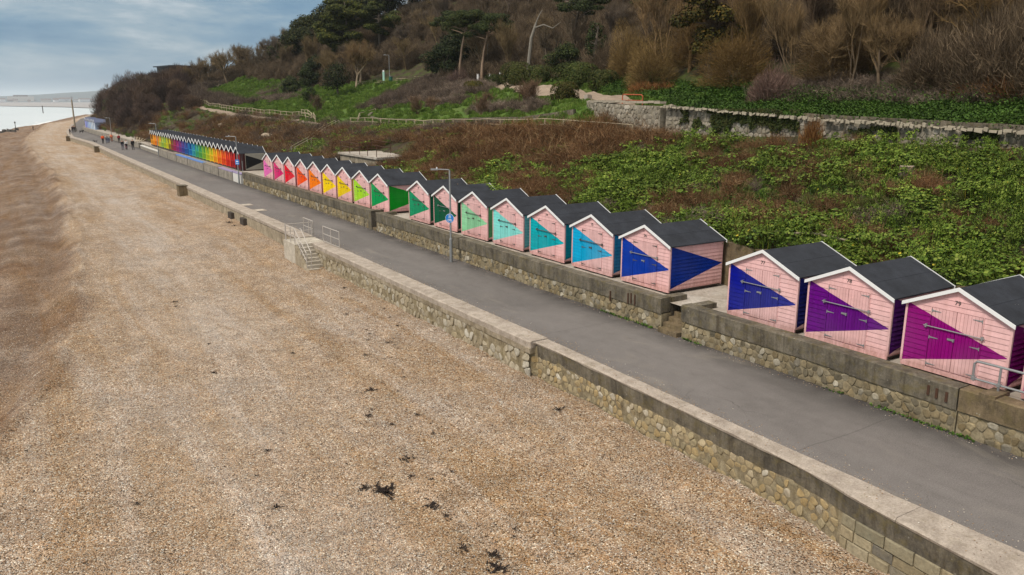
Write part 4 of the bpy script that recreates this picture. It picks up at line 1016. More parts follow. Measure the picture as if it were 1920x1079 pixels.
# ---------------------------------------------------------------- lamps, mast, signs
def lamp(name, label, x, y, h=4.8, z=0.0, group='street lamps along the promenade'):
    t = thing('street_lamp', label, 'street lamp', (x, y, z), group=group)
    MB().tube([(0,0,-0.05),(0,0,1.25)], [0.085,0.085], 10).build('base_column', m_galv, t)
    MB().tube([(0,0,1.24),(0,0,1.32),(0,0,h)], [0.08,0.052,0.045], 10).build('column', m_galv, t)
    MB().tube([(0,0,h-0.02),(-0.05,0.02,h+0.03),(-0.62,0.30,h+0.06)], 0.03, 8).build('arm', m_galv, t)
    m = MB().obox((-0.72,0.35,h+0.055), (-0.17,0.085,0), (0.05,0.10,0), (0,0,0.035)); m.build('lantern', m_galv, t)
    MB().tube([(-0.6,0.29,h+0.09),(-0.6,0.29,h+0.17)], 0.035, 8).build('light_sensor', m_white, t)
    return t
lp = lamp('l', 'grey lamp post against the terrace wall, carrying a round blue cycle sign', 20.08, 37.3, 4.9)
m_sign = mat_simple('sign_blue', (0.012,0.19,0.55), 0.4, 0.03); m_signw = mat_simple('sign_white', (0.78,0.78,0.78), 0.4, 0.03)
def disc(x, r, y, z, n_=24, th=0.012):
    m = MB(); v = [(x, y+r*math.cos(2*math.pi*i/n_), z+r*math.sin(2*math.pi*i/n_)) for i in range(n_)]
    v += [(x+th, q[1], q[2]) for q in v]; m.add(v, [tuple(range(n_))[::-1], tuple(range(n_, 2*n_))]+[(i, (i+1)%n_, n_+(i+1)%n_, n_+i) for i in range(n_)]); return m
def round_sign(px_, py_, z, label):
    t = thing('round_sign', label, 'sign', (px_, py_, z)); t.rotation_euler = (0, 0, R(38))
    disc(-0.085, 0.245, 0, 0).build('white_rim', m_signw, t); disc(-0.091, 0.232, 0, 0).build('blue_disc', m_sign, t)
    s = MB()
    def ring(cy, cz, r):
        for i in range(12):
            a, b_ = 2*math.pi*i/12, 2*math.pi*(i+1)/12
            s.add([(-0.097, cy+r*math.cos(a), cz+r*math.sin(a)), (-0.097, cy+r*math.cos(b_), cz+r*math.sin(b_)), (-0.097, cy+(r-.016)*math.cos(b_), cz+(r-.016)*math.sin(b_)), (-0.097, cy+(r-.016)*math.cos(a), cz+(r-.016)*math.sin(a))], [(0,1,2,3)])
    ring(0.075, -0.115, 0.055); ring(-0.085, -0.115, 0.055)      # bicycle
    def bar(a, b_, w=0.009): s.tube([(-0.097,*a), (-0.097,*b_)], w, 4)
    bar((0.075,-0.115),(0.03,-0.05)); bar((0.03,-0.05),(-0.06,-0.05)); bar((-0.06,-0.05),(-0.085,-0.115)); bar((0.03,-0.05),(0.0,-0.115)); bar((0.0,-0.115),(-0.06,-0.05))
    bar((0.02,0.08),(0.02,0.155),0.02); bar((0.02,0.08),(0.05,0.01),0.012); bar((0.02,0.08),(-0.01,0.01),0.012)   # adult walking
    bar((-0.06,0.07),(-0.06,0.115),0.014); bar((-0.06,0.07),(-0.045,0.01),0.009); bar((-0.06,0.07),(-0.078,0.01),0.009); bar((0.02,0.13),(-0.06,0.10),0.008)
    for (cy, cz, r) in ((0.02,0.185,0.022),(-0.06,0.14,0.018)):
        s.add([(-0.098, cy+r*math.cos(2*math.pi*i/10), cz+r*math.sin(2*math.pi*i/10)) for i in range(10)], [tuple(range(10))[::-1]])
    s.build('symbol', m_signw, t); MB().box(-0.08, 0.05, -0.05, 0.05, -0.03, 0.03).build('clamp', m_galv, t)
    return t
round_sign(20.06, 37.28, 2.38, 'round blue shared path sign with white figures and bicycle on the nearer lamp post')
lamp('l', 'grey lamp post at the near end of the rainbow huts with a small blue notice', 21.2, 85.3, 4.8)
t = thing('blue_notice', 'small square blue notice fixed to the lamp by the rainbow huts', 'sign', (21.2, 85.3, 2.25), R(38))
MB().box(-0.075, -0.06, -0.24, 0.24, -0.26, 0.26).build('plate', m_sign, t)
s = MB(); s.box(-0.08, -0.076, -0.13, 0.13, 0.02, 0.12); s.box(-0.08, -0.076, -0.15, 0.15, -0.12, -0.09); s.box(-0.08, -0.076, -0.15, 0.15, -0.19, -0.16); s.build('white_panel', m_signw, t)
MB().box(-0.06, 0.05, -0.04, 0.04, -0.05, 0.05).build('clamp', m_galv, t)
t = thing('thin_pole', 'thin short post standing close beside the lamp at the rainbow huts', 'post', (21.55, 84.9, 0)); MB().tube([(0,0,-.05),(0,0,2.3)], 0.035, 6).build('tube', m_galv, t); MB().tube([(0,0,2.3),(0,0,2.36)], 0.045, 6).build('cap', m_galv, t)
lamp('l', 'grey lamp post rising in front of the far half of the rainbow huts', 21.7, 135, 4.9)
lamp('l', 'far grey lamp post beside the dark bushes and the strollers', 22.0, 192.5, 4.7)
t = thing('tall_mast', 'tall thick tapering wooden mast at the far bend of the promenade', 'mast', (20.1, 253, 0))
MB().tube([(0,0,-.1),(0,0,1.0)], [0.42,0.40], 10).build('concrete_foot', m_block, t); MB().tube([(0,0,1.0),(-0.05,0,8.6)], [0.24,0.17], 8).build('shaft', m_timber, t); MB().tube([(-0.05,0,8.6),(-0.05,0,9.5)], 0.06, 6).build('finial', m_galv, t)

# ---------------------------------------------------------------- upper garden walls, fences, furniture
GW = [(36.0,-14,6.35),(36.0,16.9,7.16),(36.0,28.0,7.56),(36.0,38.1,8.10)]
def wall_poly(t, pts, th, base_drop, mat, name='wall_face', size=None, stone_mat=None, limit=0, depth=0.05, cope=None):
    """wall along a plan polyline; pts = (x, y, top z); faces get real stones"""
    for (x0,y0,t0),(x1,y1,t1) in zip(pts, pts[1:]):
        L = math.hypot(x1-x0, y1-y0); d_ = Vector(((x1-x0)/L, (y1-y0)/L, 0)); nrm = Vector((-d_.y, d_.x, 0))   # outward = towards the sea
        if nrm.x > 0: nrm = -nrm
        k = max(1, int(L/1.0)); V = []
        for i in range(k+1):
            q = i/k; x, y, tz = x0+(x1-x0)*q, y0+(y1-y0)*q, t0+(t1-t0)*q + 0.03*fbm(x0+q*L, y0, 0.8)
            bz = min(landn(x, y), landn(x+nrm.x*0.8, y)) - base_drop
            for (o_, z_) in ((0, bz), (0, tz), (-th, tz), (-th, bz)): V.append((x+nrm.x*o_, y+nrm.y*o_, z_))
        F = [(4*i+a, 4*i+(a+1)%4, 4*i+4+(a+1)%4, 4*i+4+a) for i in range(k) for a in range(4)]+[(3,2,1,0),(4*k,4*k+1,4*k+2,4*k+3)]
        m = MB(); m.add(V, F); g = m.build(name, mat, t); bmesh_fix(g.data)
        if size:
            lo = lambda s_: landn(x0+d_.x*s_+nrm.x*0.5, y0+d_.y*s_)-0.2
            hi = lambda s_: t0+(t1-t0)*max(0,min(1,s_/L))-0.02
            cells = voronoi_cells(0.02, L-0.02, lo, hi, size, rs, 1.15)
            stones(t, cells, lambda a, z, dd: (x0+d_.x*a+nrm.x*dd, y0+d_.y*a+nrm.y*dd, z), stone_mat, depth, lambda c: c[0][0], limit, rng=rs, joined='face_stones')
gw = thing('garden_wall', 'long rough stone garden wall along the top of the green bank at the right', 'wall')
wall_poly(gw, GW, 0.45, 0.5, m_mortar_pale, size=0.27, stone_mat=m_grey_stone)
cp = MB()
y = -14.0
while y < 38:
    L = rs.uniform(0.16, 0.42); z_ = np.interp(y+L/2, [p[1] for p in GW], [p[2] for p in GW])
    for xo in (35.66, 35.90):
        if rs.random() < 0.8: cp.obox((xo+rs.uniform(-.04,.04), y+L/2, z_+0.01+rs.uniform(-.04,.07)), (rs.uniform(.08,.13),0.02,0), (0.01,L/2-0.02,0.004*rs.uniform(-9,9)), (0.01,0,rs.uniform(.03,.09)))
    y += L
cp.build('cope_stones', mat_simple('cope_stone', (0.31,0.27,0.205), 0.9, 0.4, 3), gw, kind='stuff')
bs = thing('stone_bastion', 'square cornered stone bastion where the garden wall turns, beside the red bench', 'wall')
wall_poly(bs, [(35.7,38.3,8.12),(36.1,43.2,8.22),(38.6,48.2,8.30),(40.4,51.8,8.34)], 0.5, 0.6, m_mortar_pale, size=0.30, stone_mat=m_grey_stone)
cp = MB()
for (x0,y0),(x1,y1) in zip([(35.7,38.3),(36.1,43.2),(38.6,48.2)], [(36.1,43.2),(38.6,48.2),(40.4,51.8)]):
    L = math.hypot(x1-x0, y1-y0); k = int(L/0.6)
    for i in range(k):
        q = (i+.5)/k; dx, dy = (x1-x0)/L, (y1-y0)/L
        cp.obox((x0+(x1-x0)*q+dy*0.2, y0+(y1-y0)*q-dx*0.2, 8.2+0.05*q+0.1+rs.uniform(0,.08)), (dx*L/k/2*.95,dy*L/k/2*.95,0), (dy*.25,-dx*.25,0), (0,0,.07))
cp.build('cope_stones', mat_simple('cope_stone_pale', (0.36,0.31,0.24), 0.9, 0.3, 3), bs, kind='stuff')
t = thing('path_wall', 'low grey kerb wall on the inland side of the upper path, right edge', 'wall')
wall_poly(t, [(40.1,-14,6.9),(40.1,18.8,7.35),(40.1,31,7.72)], 0.35, 0.4, m_dirty, size=None)
t = thing('lawn_wall', 'low grey wall along the foot of the sloping lawn', 'wall')
lw = [(39.2,52.0),(38.3,58),(38.2,66),(39.0,76),(39.6,84),(39.6,92),(41.0,98),(42.8,101)]
wall_poly(t, [(x, y, landn(x, y)+0.42) for x, y in lw], 0.3, 0.4, m_dirty)
def post_rail(label, pts, h, nrails, step=2.0, mat=m_timber, r=0.05, sag=0.06):
    t = thing('timber_fence', label, 'fence'); P = []
    for (x0,y0),(x1,y1) in zip(pts, pts[1:]):
        L = math.hypot(x1-x0, y1-y0); k = max(1, round(L/step))
        P += [(x0+(x1-x0)*i/k, y0+(y1-y0)*i/k) for i in range(k)]
    P.append(pts[-1])
    Q = [Vector((x, y, landn(x, y)+rs.uniform(-sag, sag))) for x, y in P]
    for q in Q: MB().box(-0.05,0.05,-0.05,0.05,-0.3,h+0.04).build('post', mat, t, loc=tuple(q))
    for j in range(nrails):
        zz_ = h*(1-j*0.45)
        for a, b_ in zip(Q, Q[1:]):
            MB().tube([a+Vector((-.06,0,zz_)), b_+Vector((-.06,0,zz_))], r, 5).build('rail', mat, t)
    return t
m_timber_pale = mat_simple('pale_timber_rail', (0.42,0.35,0.24), 0.85, 0.25, 3)
post_rail('pale single rail fence along the cliff path under the lawn wall', [(35.4,40.5),(35.9,46.4),(36.2,54),(36.6,65),(37.4,81),(37.9,96)], 0.95, 2, 2.4, m_timber_pale, 0.03)
post_rail('weathered post and rail fence climbing beside the far lawn', [(38.6,112),(38.0,119),(37.3,131),(37.5,156),(38.8,186)], 1.05, 2, 2.2, m_timber_pale, 0.035)
post_rail('short fence at the top of the cliff stair', [(37.6,108),(38.8,113),(39.4,119)], 1.1, 2, 2.0, m_timber_pale, 0.035)
post_rail('thin grey rail edging the corner of the sloping lawn', [(38.9,96),(41.0,100.5),(44.5,103.5)], 0.6, 1, 2.2, m_timber_pale, 0.03)
t = thing('stair_rails', 'pair of thin handrails running diagonally down the scrub bank to the huts', 'handrail')
for off in (0.0, 1.3):
    P = [Vector((x, y+off, landn(x, y)+0.95)) for x, y in ((36.6,96.5),(33.5,93),(30.5,89.4),(27.5,86))]
    MB().tube(P, 0.028, 5).build('rail', m_timber_pale, t)
    for p in P: MB().tube([p, p-Vector((0,0,1.1))], 0.03, 5).build('post', m_rail, t)
# concrete lookout with rusty rail
t = thing('concrete_lookout', 'square concrete lookout box on the bank with rusty railings on its roof', 'bunker')
g = MB(); g.box(27.1, 31.7, 63.0, 71.6, 1.2, 3.62); g.build('wall', mat_concrete('lookout_concrete', (0.36,0.31,0.235), (0.17,0.145,0.11), 0.7), t)
MB().box(26.95, 31.8, 62.85, 71.75, 3.622, 3.80).build('roof_slab', m_slab, t)
MB().box(27.06, 27.095, 68.2, 69.9, 2.45, 3.0).build('window', m_black, t)  # black panel on the wall, painted for the unlit inside of the opening
MB().box(27.0, 27.16, 68.1, 70.0, 3.0, 3.12).build('lintel', m_dirty, t)
t = thing('rusty_railing', 'rusty sagging railings on the roof of the concrete lookout', 'railing')
for (a, b_) in (((27.15,71.5),(27.15,67.0)), ((27.15,67.0),(30.2,67.2)), ((30.2,71.5),(30.2,67.2)), ((27.15,71.5),(30.2,71.5))):
    for z_ in (1.0, 0.52): MB().tube([(a[0],a[1],3.8+z_+rs.uniform(-.05,.05)),(b_[0],b_[1],3.8+z_+rs.uniform(-.08,.03))], 0.03, 5).build('rail', m_rust, t)
for (x, y) in ((27.15,71.5),(27.15,69.3),(27.15,67.0),(30.2,67.2),(30.2,71.5),(27.15,65.2),(27.15,63.3),(31.4,63.3)): MB().tube([(x,y,3.78),(x+rs.uniform(-.05,.05),y,4.82)], 0.032, 5).build('post', m_rust, t)
# bench with red frame
def bench(label, x, y, rz, mat, L=1.9):
    z = landn(x, y)+0.1; t = thing('bench', label, 'bench', (x, y, z), rz)
    for i in range(3): MB().box(-0.2+0.14*i, -0.08+0.14*i, -L/2, L/2, 0.43, 0.46).build('seat_slat', mat, t)
    for i in range(2): MB().box(0.22, 0.25, -L/2, L/2, 0.58+0.17*i, 0.68+0.17*i).build('back_slat', mat, t)
    for q in (-L/2+.1, L/2-.1):
        MB().tube([(-0.2,q,0),(-0.2,q,0.44)], 0.03, 5).build('leg', mat, t); MB().tube([(0.22,q,0),(0.24,q,0.85)], 0.03, 5).build('leg', mat, t)
    return t
m_red = mat_simple('faded_red_paint', (0.38,0.085,0.035), 0.6, 0.15)
bt_ = thing('red_barrier', 'low faded red tubular barrier rail standing behind the stone bastion', 'barrier', (41.2, 47.3, landn(41.2, 47.3)+0.15), 0)
MB().tube([(0,1.15,-.1),(0,1.15,0.66),(0,1.0,0.74),(0,-1.0,0.70),(0,-1.15,0.6),(0,-1.15,-.1)], 0.045, 6).build('hoop', m_red, bt_)
MB().tube([(0,1.15,0.32),(0,-1.15,0.28)], 0.03, 6).build('mid_bar', m_red, bt_)
# things around the upper lawn
def picnic(label, x, y, rz):
    z = landn(x, y); t = thing('picnic_table', label, 'picnic table', (x, y, z), rz, 'picnic tables by the trees')
    MB().box(-0.4,0.4,-0.9,0.9,0.70,0.75).build('table_top', m_timber_pale, t)
    for sg in (1,-1):
        MB().box(sg*0.75-.13,sg*0.75+.13,-0.9,0.9,0.42,0.46).build('seat', m_timber_pale, t)
        MB().obox((0.38*sg,0.6,0.36),(0.33,0,-0.36*sg*1.0),(0,0.05,0),(0.05,0,0.05)).build('leg', m_timber, t)
        MB().obox((0.38*sg,-0.6,0.36),(0.33,0,-0.36*sg*1.0),(0,0.05,0),(0.05,0,0.05)).build('leg', m_timber, t)
for i, (x, y, l) in enumerate([(58.5,133,'nearest pale picnic table at the head of the lawn'),(60.5,129,'picnic table right of the green cabinet'),(61.5,124,'rightmost picnic table under the trees'),(57,138,'picnic table behind the slim white tree trunk'),(48.2,205,'white picnic table far off at the edge of the small lawn')]):
    picnic(l, x, y, i*0.7)
m_green = mat_simple('pale_green_paint', (0.30,0.50,0.42), 0.6, 0.1)
t = thing('info_board', 'pale green information post at the head of the lawn', 'sign', (59.3, 133.8, landn(59.3,133.8)))
MB().box(-.06,.06,-.35,.35,0.5,2.0).build('panel', m_green, t); MB().box(-.065,.065,-.22,.22,2.0,2.3).build('head_panel', m_signw, t); MB().box(-.05,.05,-.05,.05,-.2,.5).build('post', m_green, t)
t = thing('litter_bin', 'dark green bin beside the pale information post', 'bin', (60.0,132.4,landn(60,132.4))); MB().tube([(0,0,-.1),(0,0,1.0)], [.3,.33], 10).build('body', mat_simple('bin_green',(0.03,0.12,0.09)), t); MB().tube([(0,0,1.0),(0,0,1.15)],[.36,.28],10).build('lid', m_iron, t)
lamp('l', 'slim park lamp with a white head under the bare trees', 60.6, 134.2, 4.3, landn(60.6,134.2), 'park lamps')
lamp('l', 'park lamp among the pines with a white post below', 66.5, 110.5, 4.0, landn(66.5,110.5), 'park lamps')
for i, (x, y) in enumerate([(62.4,106.5),(63.3,104.5),(63.9,102.6)]):
    t = thing('white_post', ['white painted post left of the pair under the pines','middle white marker post under the leaning pines','right white marker post beside the hedge'][i], 'post', (x,y,landn(x,y))); MB().box(-.12,.12,-.12,.12,-.2,1.25).build('shaft', m_signw, t); MB().box(-.15,.15,-.15,.15,1.25,1.33).build('cap', m_block, t)
for i, (x, y) in enumerate([(44.0,56.3),(46.6,69.5)]):
    t = thing('stone_marker', ['squat stone block at the edge of the pale path by the round hedge','small pale bollard on the bend of the upper path'][i], 'bollard', (x,y,landn(x,y))); MB().box(-.25,.25,-.25,.25,-.2,.5).build('block', m_slab, t); MB().box(-.2,.2,-.2,.2,.5,.58).build('cap', m_coping, t)
# dark modern house on the cliff
t = thing('cliff_house', 'dark flat roofed modern house poking out above the bare trees', 'house', (49.5, 276, 10.2), R(10))
m_char = mat_simple('charcoal_cladding', (0.035,0.045,0.055), 0.6, 0.1); m_glass = mat_simple('house_glass', (0.20,0.26,0.30), 0.2, 0.1)
MB().box(-1.8, 9, -7, 7, -6, 6.2).build('wall', m_char, t); MB().box(-3.2, 10, -8, 8, 6.2, 6.55).build('roof', m_char, t); MB().box(-1.2, 8, -6, 6, 6.55, 8.3).build('upper_storey', m_char, t); MB().box(-2.0, 9, -7, 7, 8.3, 8.6).build('roof', m_char, t)
for q in range(4): MB().box(-1.85, -1.8, -6.2+3.2*q, -4.0+3.2*q, 3.6, 5.6).build('window', m_glass, t)
for q in range(3): MB().box(0.2+2.8*q, 2.2+2.8*q, -7.05, -7.0, 3.6, 5.6).build('window', m_glass, t)
for q in range(2): MB().box(-0.6+3.4*q, 2.0+3.4*q, -6.05, -6.0, 6.9, 8.0).build('window', m_glass, t)

# groyne of rocks at the waterline
m_rock = mat_simple('wet_rock', (0.09,0.08,0.07), 0.7, 0.4, 2)
rr = random.Random(8)
for i in range(26):
    x = 3.5 - i*1.1 + rr.uniform(-.5,.5); y = 350 - i*5.5 + rr.uniform(-3,3)
    if i < 16:
        m = MB(); r_ = rr.uniform(0.7, 1.5); V = []
        for a in range(6):
            for q in (0, 1): V.append((r_*math.cos(a*1.047)*(1-.35*q)*rr.uniform(.8,1.2), r_*math.sin(a*1.047)*(1-.35*q)*rr.uniform(.8,1.2), -0.6+q*rr.uniform(.9,1.5)))
        m.add(V, [tuple(range(1,12,2))]+[(2*a,(2*a+2)%12,(2*a+3)%12,2*a+1) for a in range(6)])
        yy_ = 340+rr.uniform(-6,6); xx_ = -3.5-i*1.3+12
        g = m.build('shore_rock', m_rock, loc=(xx_, yy_-i*2.0, max(SEAZ, beach_z(xx_, yy_-i*2.0))+0.2)); tag(g, 'dark rock in the low line of boulders running into the milky sea', 'rock', 'boulders of the far groyne')
for (x, y, l) in ((9.0, 372, 'thin dark marker post among the shore boulders'), (46, 900, 'far thin beacon post standing out in the milky water')):
    t = thing('marker_post', l, 'post', (x, y, SEAZ)); MB().tube([(0,0,-1),(0,0,4.0 if y < 400 else 7)], .12 if y < 400 else .4, 5).build('shaft', m_dark_timber, t); MB().box(-.25,.25,-.25,.25,3.6,4.2).build('topmark', m_dark_timber, t)

# seaweed scraps on the shingle
def weed(seed):
    r_ = random.Random(seed); m = MB()
    for i in range(34):
        a = r_.uniform(0, 6.28); d_ = abs(r_.gauss(0, 0.13)); x, y = d_*math.cos(a)*1.6, d_*math.sin(a); L = r_.uniform(.04,.15); b_ = r_.uniform(0,6.28)
        c_, s_ = math.cos(b_)*L, math.sin(b_)*L; w = r_.uniform(.01,.028); z1 = r_.uniform(.02,.08)
        m.add([(x-s_*w/L,y+c_*w/L,.004),(x+s_*w/L,y-c_*w/L,.004),(x+c_+s_*w/L,y+s_-c_*w/L,z1),(x+c_-s_*w/L,y+s_+c_*w/L,z1)], [(0,1,2,3)])
    return m.mesh('seaweed', m_weed)
wm = [weed(i) for i in range(5)]
WP = [(10.01,24.62,1),(9.09,22.67,.8),(9.43,21.62,.6),(8.76,19.13,1),(7.39,17.63,1.8),(7.05,18.09,.9),(8.08,16.29,1.1),(4.86,18.42,.7),(7.83,14.23,.8),(8.26,13.64,.9),(8.02,13.12,1.4),(9.02,30.11,.6),(11.37,28.36,.7),(12.78,29.32,.8),(5.87,29.48,.7),(8.38,18.07,.6),(14.4,31.64,.6),(13.0,34.5,.6),(12.26,30.19,.6),(12.11,27.49,.5),(5.62,21.82,.6),(1.97,20.44,.5),(14.3,19.47,1),(14.9,64.14,1.4),(14.9,62.45,1.),(6.55,33.41,.5),(6.68,41.21,.9),(6.6,40.39,.6),(13.85,37.38,.5),(14.7,39.18,.8),(14.07,31.24,.5),(4.9,20.31,.4),(9.29,14.35,.4)]
SPECIAL = {4:'broad black clump of seaweed, largest on the near shingle', 10:'ragged black seaweed clump near the bottom edge of the photo', 6:'black seaweed scrap lying right of the largest clump', 0:'dark seaweed scrap halfway down the beach, topmost of the dotted line', 23:'dark seaweed heap under the farther outfall box', 24:'seaweed scraps below the nearer outfall box', 22:'dark weed caught at the foot of the stone sea wall', 3:'flattened dark seaweed patch in the dotted line above the largest clump'}
for i, (x, y, s) in enumerate(WP):
    g = link('seaweed', wm[i % 5]); g.location = (x, y, beach_z(x, y)+0.01); g.rotation_euler = (0,0,i*1.3); g.scale = (s*.8, s*.8, s*.8)
    tag(g, SPECIAL.get(i, 'small dark scrap of dried seaweed on the shingle'), 'seaweed', 'seaweed scraps on the shingle')

rw_ = random.Random(4)
for k in range(46):
    q = k/45; x = 14.3*(1-q)+8.0*q+rw_.gauss(0,.5); y = 36*(1-q)+13.5*q+rw_.gauss(0,.8)
    g = link('seaweed', wm[k % 5]); g.location = (x, y, beach_z(x, y)+.008); s = rw_.uniform(.15,.45); g.scale = (s*1.2, s*.8, s*.7); g.rotation_euler = (0,0,k*2.1)
    tag(g, 'tiny crumb of dark weed in the loose line down the shingle', 'seaweed', 'weed crumbs in a line down the beach')

# ---------------------------------------------------------------- people and dogs on the far promenade
m_skin = mat_simple('skin', (0.42,0.24,0.17), 0.6, 0.05)
def skin_mesh(verts, edges, rad, mat, name, sub=1):
    me = bpy.data.meshes.new(name); me.from_pydata(verts, edges, []); ob = bpy.data.objects.new(name, me); col.objects.link(ob)
    md = ob.modifiers.new('s', 'SKIN')
    for i, r_ in enumerate(rad):
        sv = me.skin_vertices[0].data[i]; sv.radius = (r_, r_) if isinstance(r_, (int, float)) else r_
    me.skin_vertices[0].data[0].use_root = True
    if sub: q = ob.modifiers.new('b', 'SUBSURF'); q.levels = sub; q.render_levels = sub
    dg = bpy.context.evaluated_depsgraph_get(); m2 = bpy.data.meshes.new_from_object(ob.evaluated_get(dg))
    bpy.data.objects.remove(ob); m2.name = name; m2.materials.clear(); m2.materials.append(mat)
    m2.polygons.foreach_set('use_smooth', [True]*len(m2.polygons)); return m2
def person_proto(stride, lean=0.0):
    s = stride
    V = [(0,0,.93),(0,0,1.15),(lean*.04,0,1.38),(lean*.05,0,1.47),(lean*.07,0,1.56),(lean*.08,0,1.68),
         (0,.09,.90),(s*.12,.10,.50),(s*.02,.10,.09),(s*.14,.10,.04),(0,-.09,.90),(-s*.02,-.10,.50),(-s*.24,-.10,.11),(-s*.14,-.10,.05),
         (0,.19,1.38),(-s*.08,.23,1.12),(-s*.02,.23,.88),(0.0+s*.02,.23,.80),(0,-.19,1.38),(s*.06,-.23,1.12),(s*.14,-.23,.90),(s*.17,-.23,.82)]
    E_ = [(0,1),(1,2),(2,3),(3,4),(4,5),(0,6),(6,7),(7,8),(8,9),(0,10),(10,11),(11,12),(12,13),(2,14),(14,15),(15,16),(16,17),(2,18),(18,19),(19,20),(20,21)]
    rd = [.13,(.12,.14),(.11,.16),.055,.085,.08,.095,.062,.045,.04,.095,.062,.045,.04,.065,.045,.035,.03,.065,.045,.035,.03]
    body = skin_mesh(V, E_, rd, m_skin, 'body')
    tv = [0,6,7,8,10,11,12]; tm = {v: i for i, v in enumerate(tv)}
    trousers = skin_mesh([V[i] for i in tv], [(tm[a],tm[b]) for a,b in E_ if a in tm and b in tm], [.15,.115,.08,.06,.115,.08,.06], m_color, 'trousers')
    cv = [1,0,2,14,15,16,18,19,20]; cm = {v: i for i, v in enumerate(cv)}
    coat = skin_mesh([V[i] for i in cv], [(cm[a],cm[b]) for a,b in E_ if a in cm and b in cm], [(.155,.175),(.16,.18),(.14,.18),.085,.065,.055,.085,.065,.055], m_color, 'coat')
    hair = skin_mesh([(lean*.07-.015,0,1.60),(lean*.08-.02,0,1.70)], [(0,1)], [.095,.085], m_color, 'hair')
    # feet and face details
    sh = MB(); sh.obox((s*.08,.10,.045),(.13,0,0),(0,.05,0),(0,0,.045)); sh.obox((-s*.19,-.10,.06),(.13,0,-.02*s),(0,.05,0),(0,0,.045)); shoes = sh.mesh('shoes', m_color)
    return body, trousers, coat, hair, shoes
pp = [person_proto(1.0, 0.5), person_proto(0.35, 0.0), person_proto(-0.9, 0.4)]
def person(label, x, y, k, face, coat, legs, hair=(0.03,0.02,0.015), scale=1.0, hood=False):
    t = thing('person', label, 'person', (x, y, 0.005), face); t.scale = (scale,)*3
    b_, tr, ct, ha, sh = pp[k]
    link('body', b_, t); link('trousers', tr, t, color=legs); link('coat', ct, t, color=coat); link('hair', ha, t, color=coat if hood else hair); link('shoes', sh, t, color=(0.03,0.03,0.03))
    return t
P_ = math.pi
AWAY = R(92)
person('person in a long black coat walking away, left of the near group', 19.35, 155.8, 0, AWAY, (0.012,0.012,0.015), (0.10,0.10,0.13))
person('person in a white top and black trousers walking away in the near group', 20.0, 156.2, 2, AWAY, (0.62,0.60,0.58), (0.015,0.015,0.018))
person('small child in pale pink between the adults of the near group', 20.35, 159.5, 0, AWAY, (0.50,0.28,0.30), (0.45,0.22,0.25), scale=0.78)
person('broad person in a black jacket and shorts, right of the near group', 20.85, 154.8, 0, AWAY, (0.012,0.012,0.014), (0.012,0.012,0.015), scale=1.08)
person('person in a bright orange coat and dark trousers walking with others', 18.9, 180.0, 2, AWAY, (0.80,0.10,0.01), (0.02,0.02,0.025), scale=1.05)
person('person in a grey jumper walking beside the orange coat', 19.7, 181.0, 0, AWAY, (0.30,0.29,0.27), (0.06,0.08,0.14))
person('person in a cream jacket and blue jeans behind the grey jumper', 20.3, 183.0, 2, AWAY, (0.46,0.42,0.36), (0.07,0.10,0.18))
person('person in an orange-pink top standing by the far low wall', 21.3, 187.0, 1, R(-90), (0.75,0.22,0.10), (0.30,0.10,0.05))
person('person in a dark red coat beside the far lamp post', 22.0, 181.5, 1, AWAY, (0.28,0.015,0.02), (0.02,0.02,0.02))
person('person in dark clothes standing at the sea wall corner looking out', 16.9, 229.0, 1, R(180), (0.012,0.012,0.015), (0.02,0.02,0.02), scale=1.05)
person('first of two dark dressed walkers left of the tall mast', 18.9, 246.0, 0, R(-90), (0.012,0.012,0.015), (0.012,0.012,0.02), scale=1.08)
person('second of two walkers by the tall mast, in a dark brown coat', 19.5, 247.5, 2, R(-90), (0.05,0.03,0.025), (0.02,0.02,0.02), scale=1.08)
t = person('lone tiny figure in black sitting far off on the shingle crest', 13.2, 330, 1, R(180), (0.01,0.01,0.012), (0.01,0.01,0.012)); t.location.z = beach_z(13.2, 330)
def dog(label, x, y, rz, c, s):
    V = [(0,0,.42),(.28,0,.44),(.42,0,.56),(.52,0,.62),(.64,0,.59),(-.28,0,.42),(-.45,0,.55),(.26,.08,.26),(.26,.08,.03),(.26,-.08,.26),(.24,-.08,.03),(-.28,.08,.27),(-.34,.08,.15),(-.31,.08,.03),(-.28,-.08,.27),(-.34,-.08,.15),(-.29,-.08,.03)]
    E_ = [(0,1),(1,2),(2,3),(3,4),(0,5),(5,6),(1,7),(7,8),(1,9),(9,10),(5,11),(11,12),(12,13),(5,14),(14,15),(15,16)]
    me = skin_mesh(V, E_, [.11,.13,.08,.075,.04,.10,.025,.05,.03,.05,.03,.06,.035,.03,.06,.035,.03], m_color, 'body')
    t = thing('dog', label, 'dog', (x, y, 0), rz); t.scale = (s, s, s); link('body', me, t, color=c)
    e = MB()
    for sg in (1,-1): e.add([(.50,sg*.03,.66),(.54,sg*.07,.66),(.49,sg*.06,.76)], [(0,1,2)])
    e.build('ears', m_color, t, color=c); return t
dog('black dog trotting ahead on the far promenade beside the mast', 20.4, 240.0, R(20), (0.012,0.012,0.013), 1.25)
dog('small dark dog walking left of the person in the orange coat', 18.0, 184.5, R(170), (0.03,0.025,0.02), 0.8)
tt = thing('driftwood', 'pale fallen branches on the verge by the far end of the rainbow huts', 'driftwood', (23.6, 163, 0.9), 0.5)
for i in range(4): MB().tube([(0,i*.5,.1),(1.2,i*.8+.5,.5+.1*i),(2.6,i*.6+1.6,.35)], [.10,.08,.04], 5).build('branch', m_timber_pale, tt)

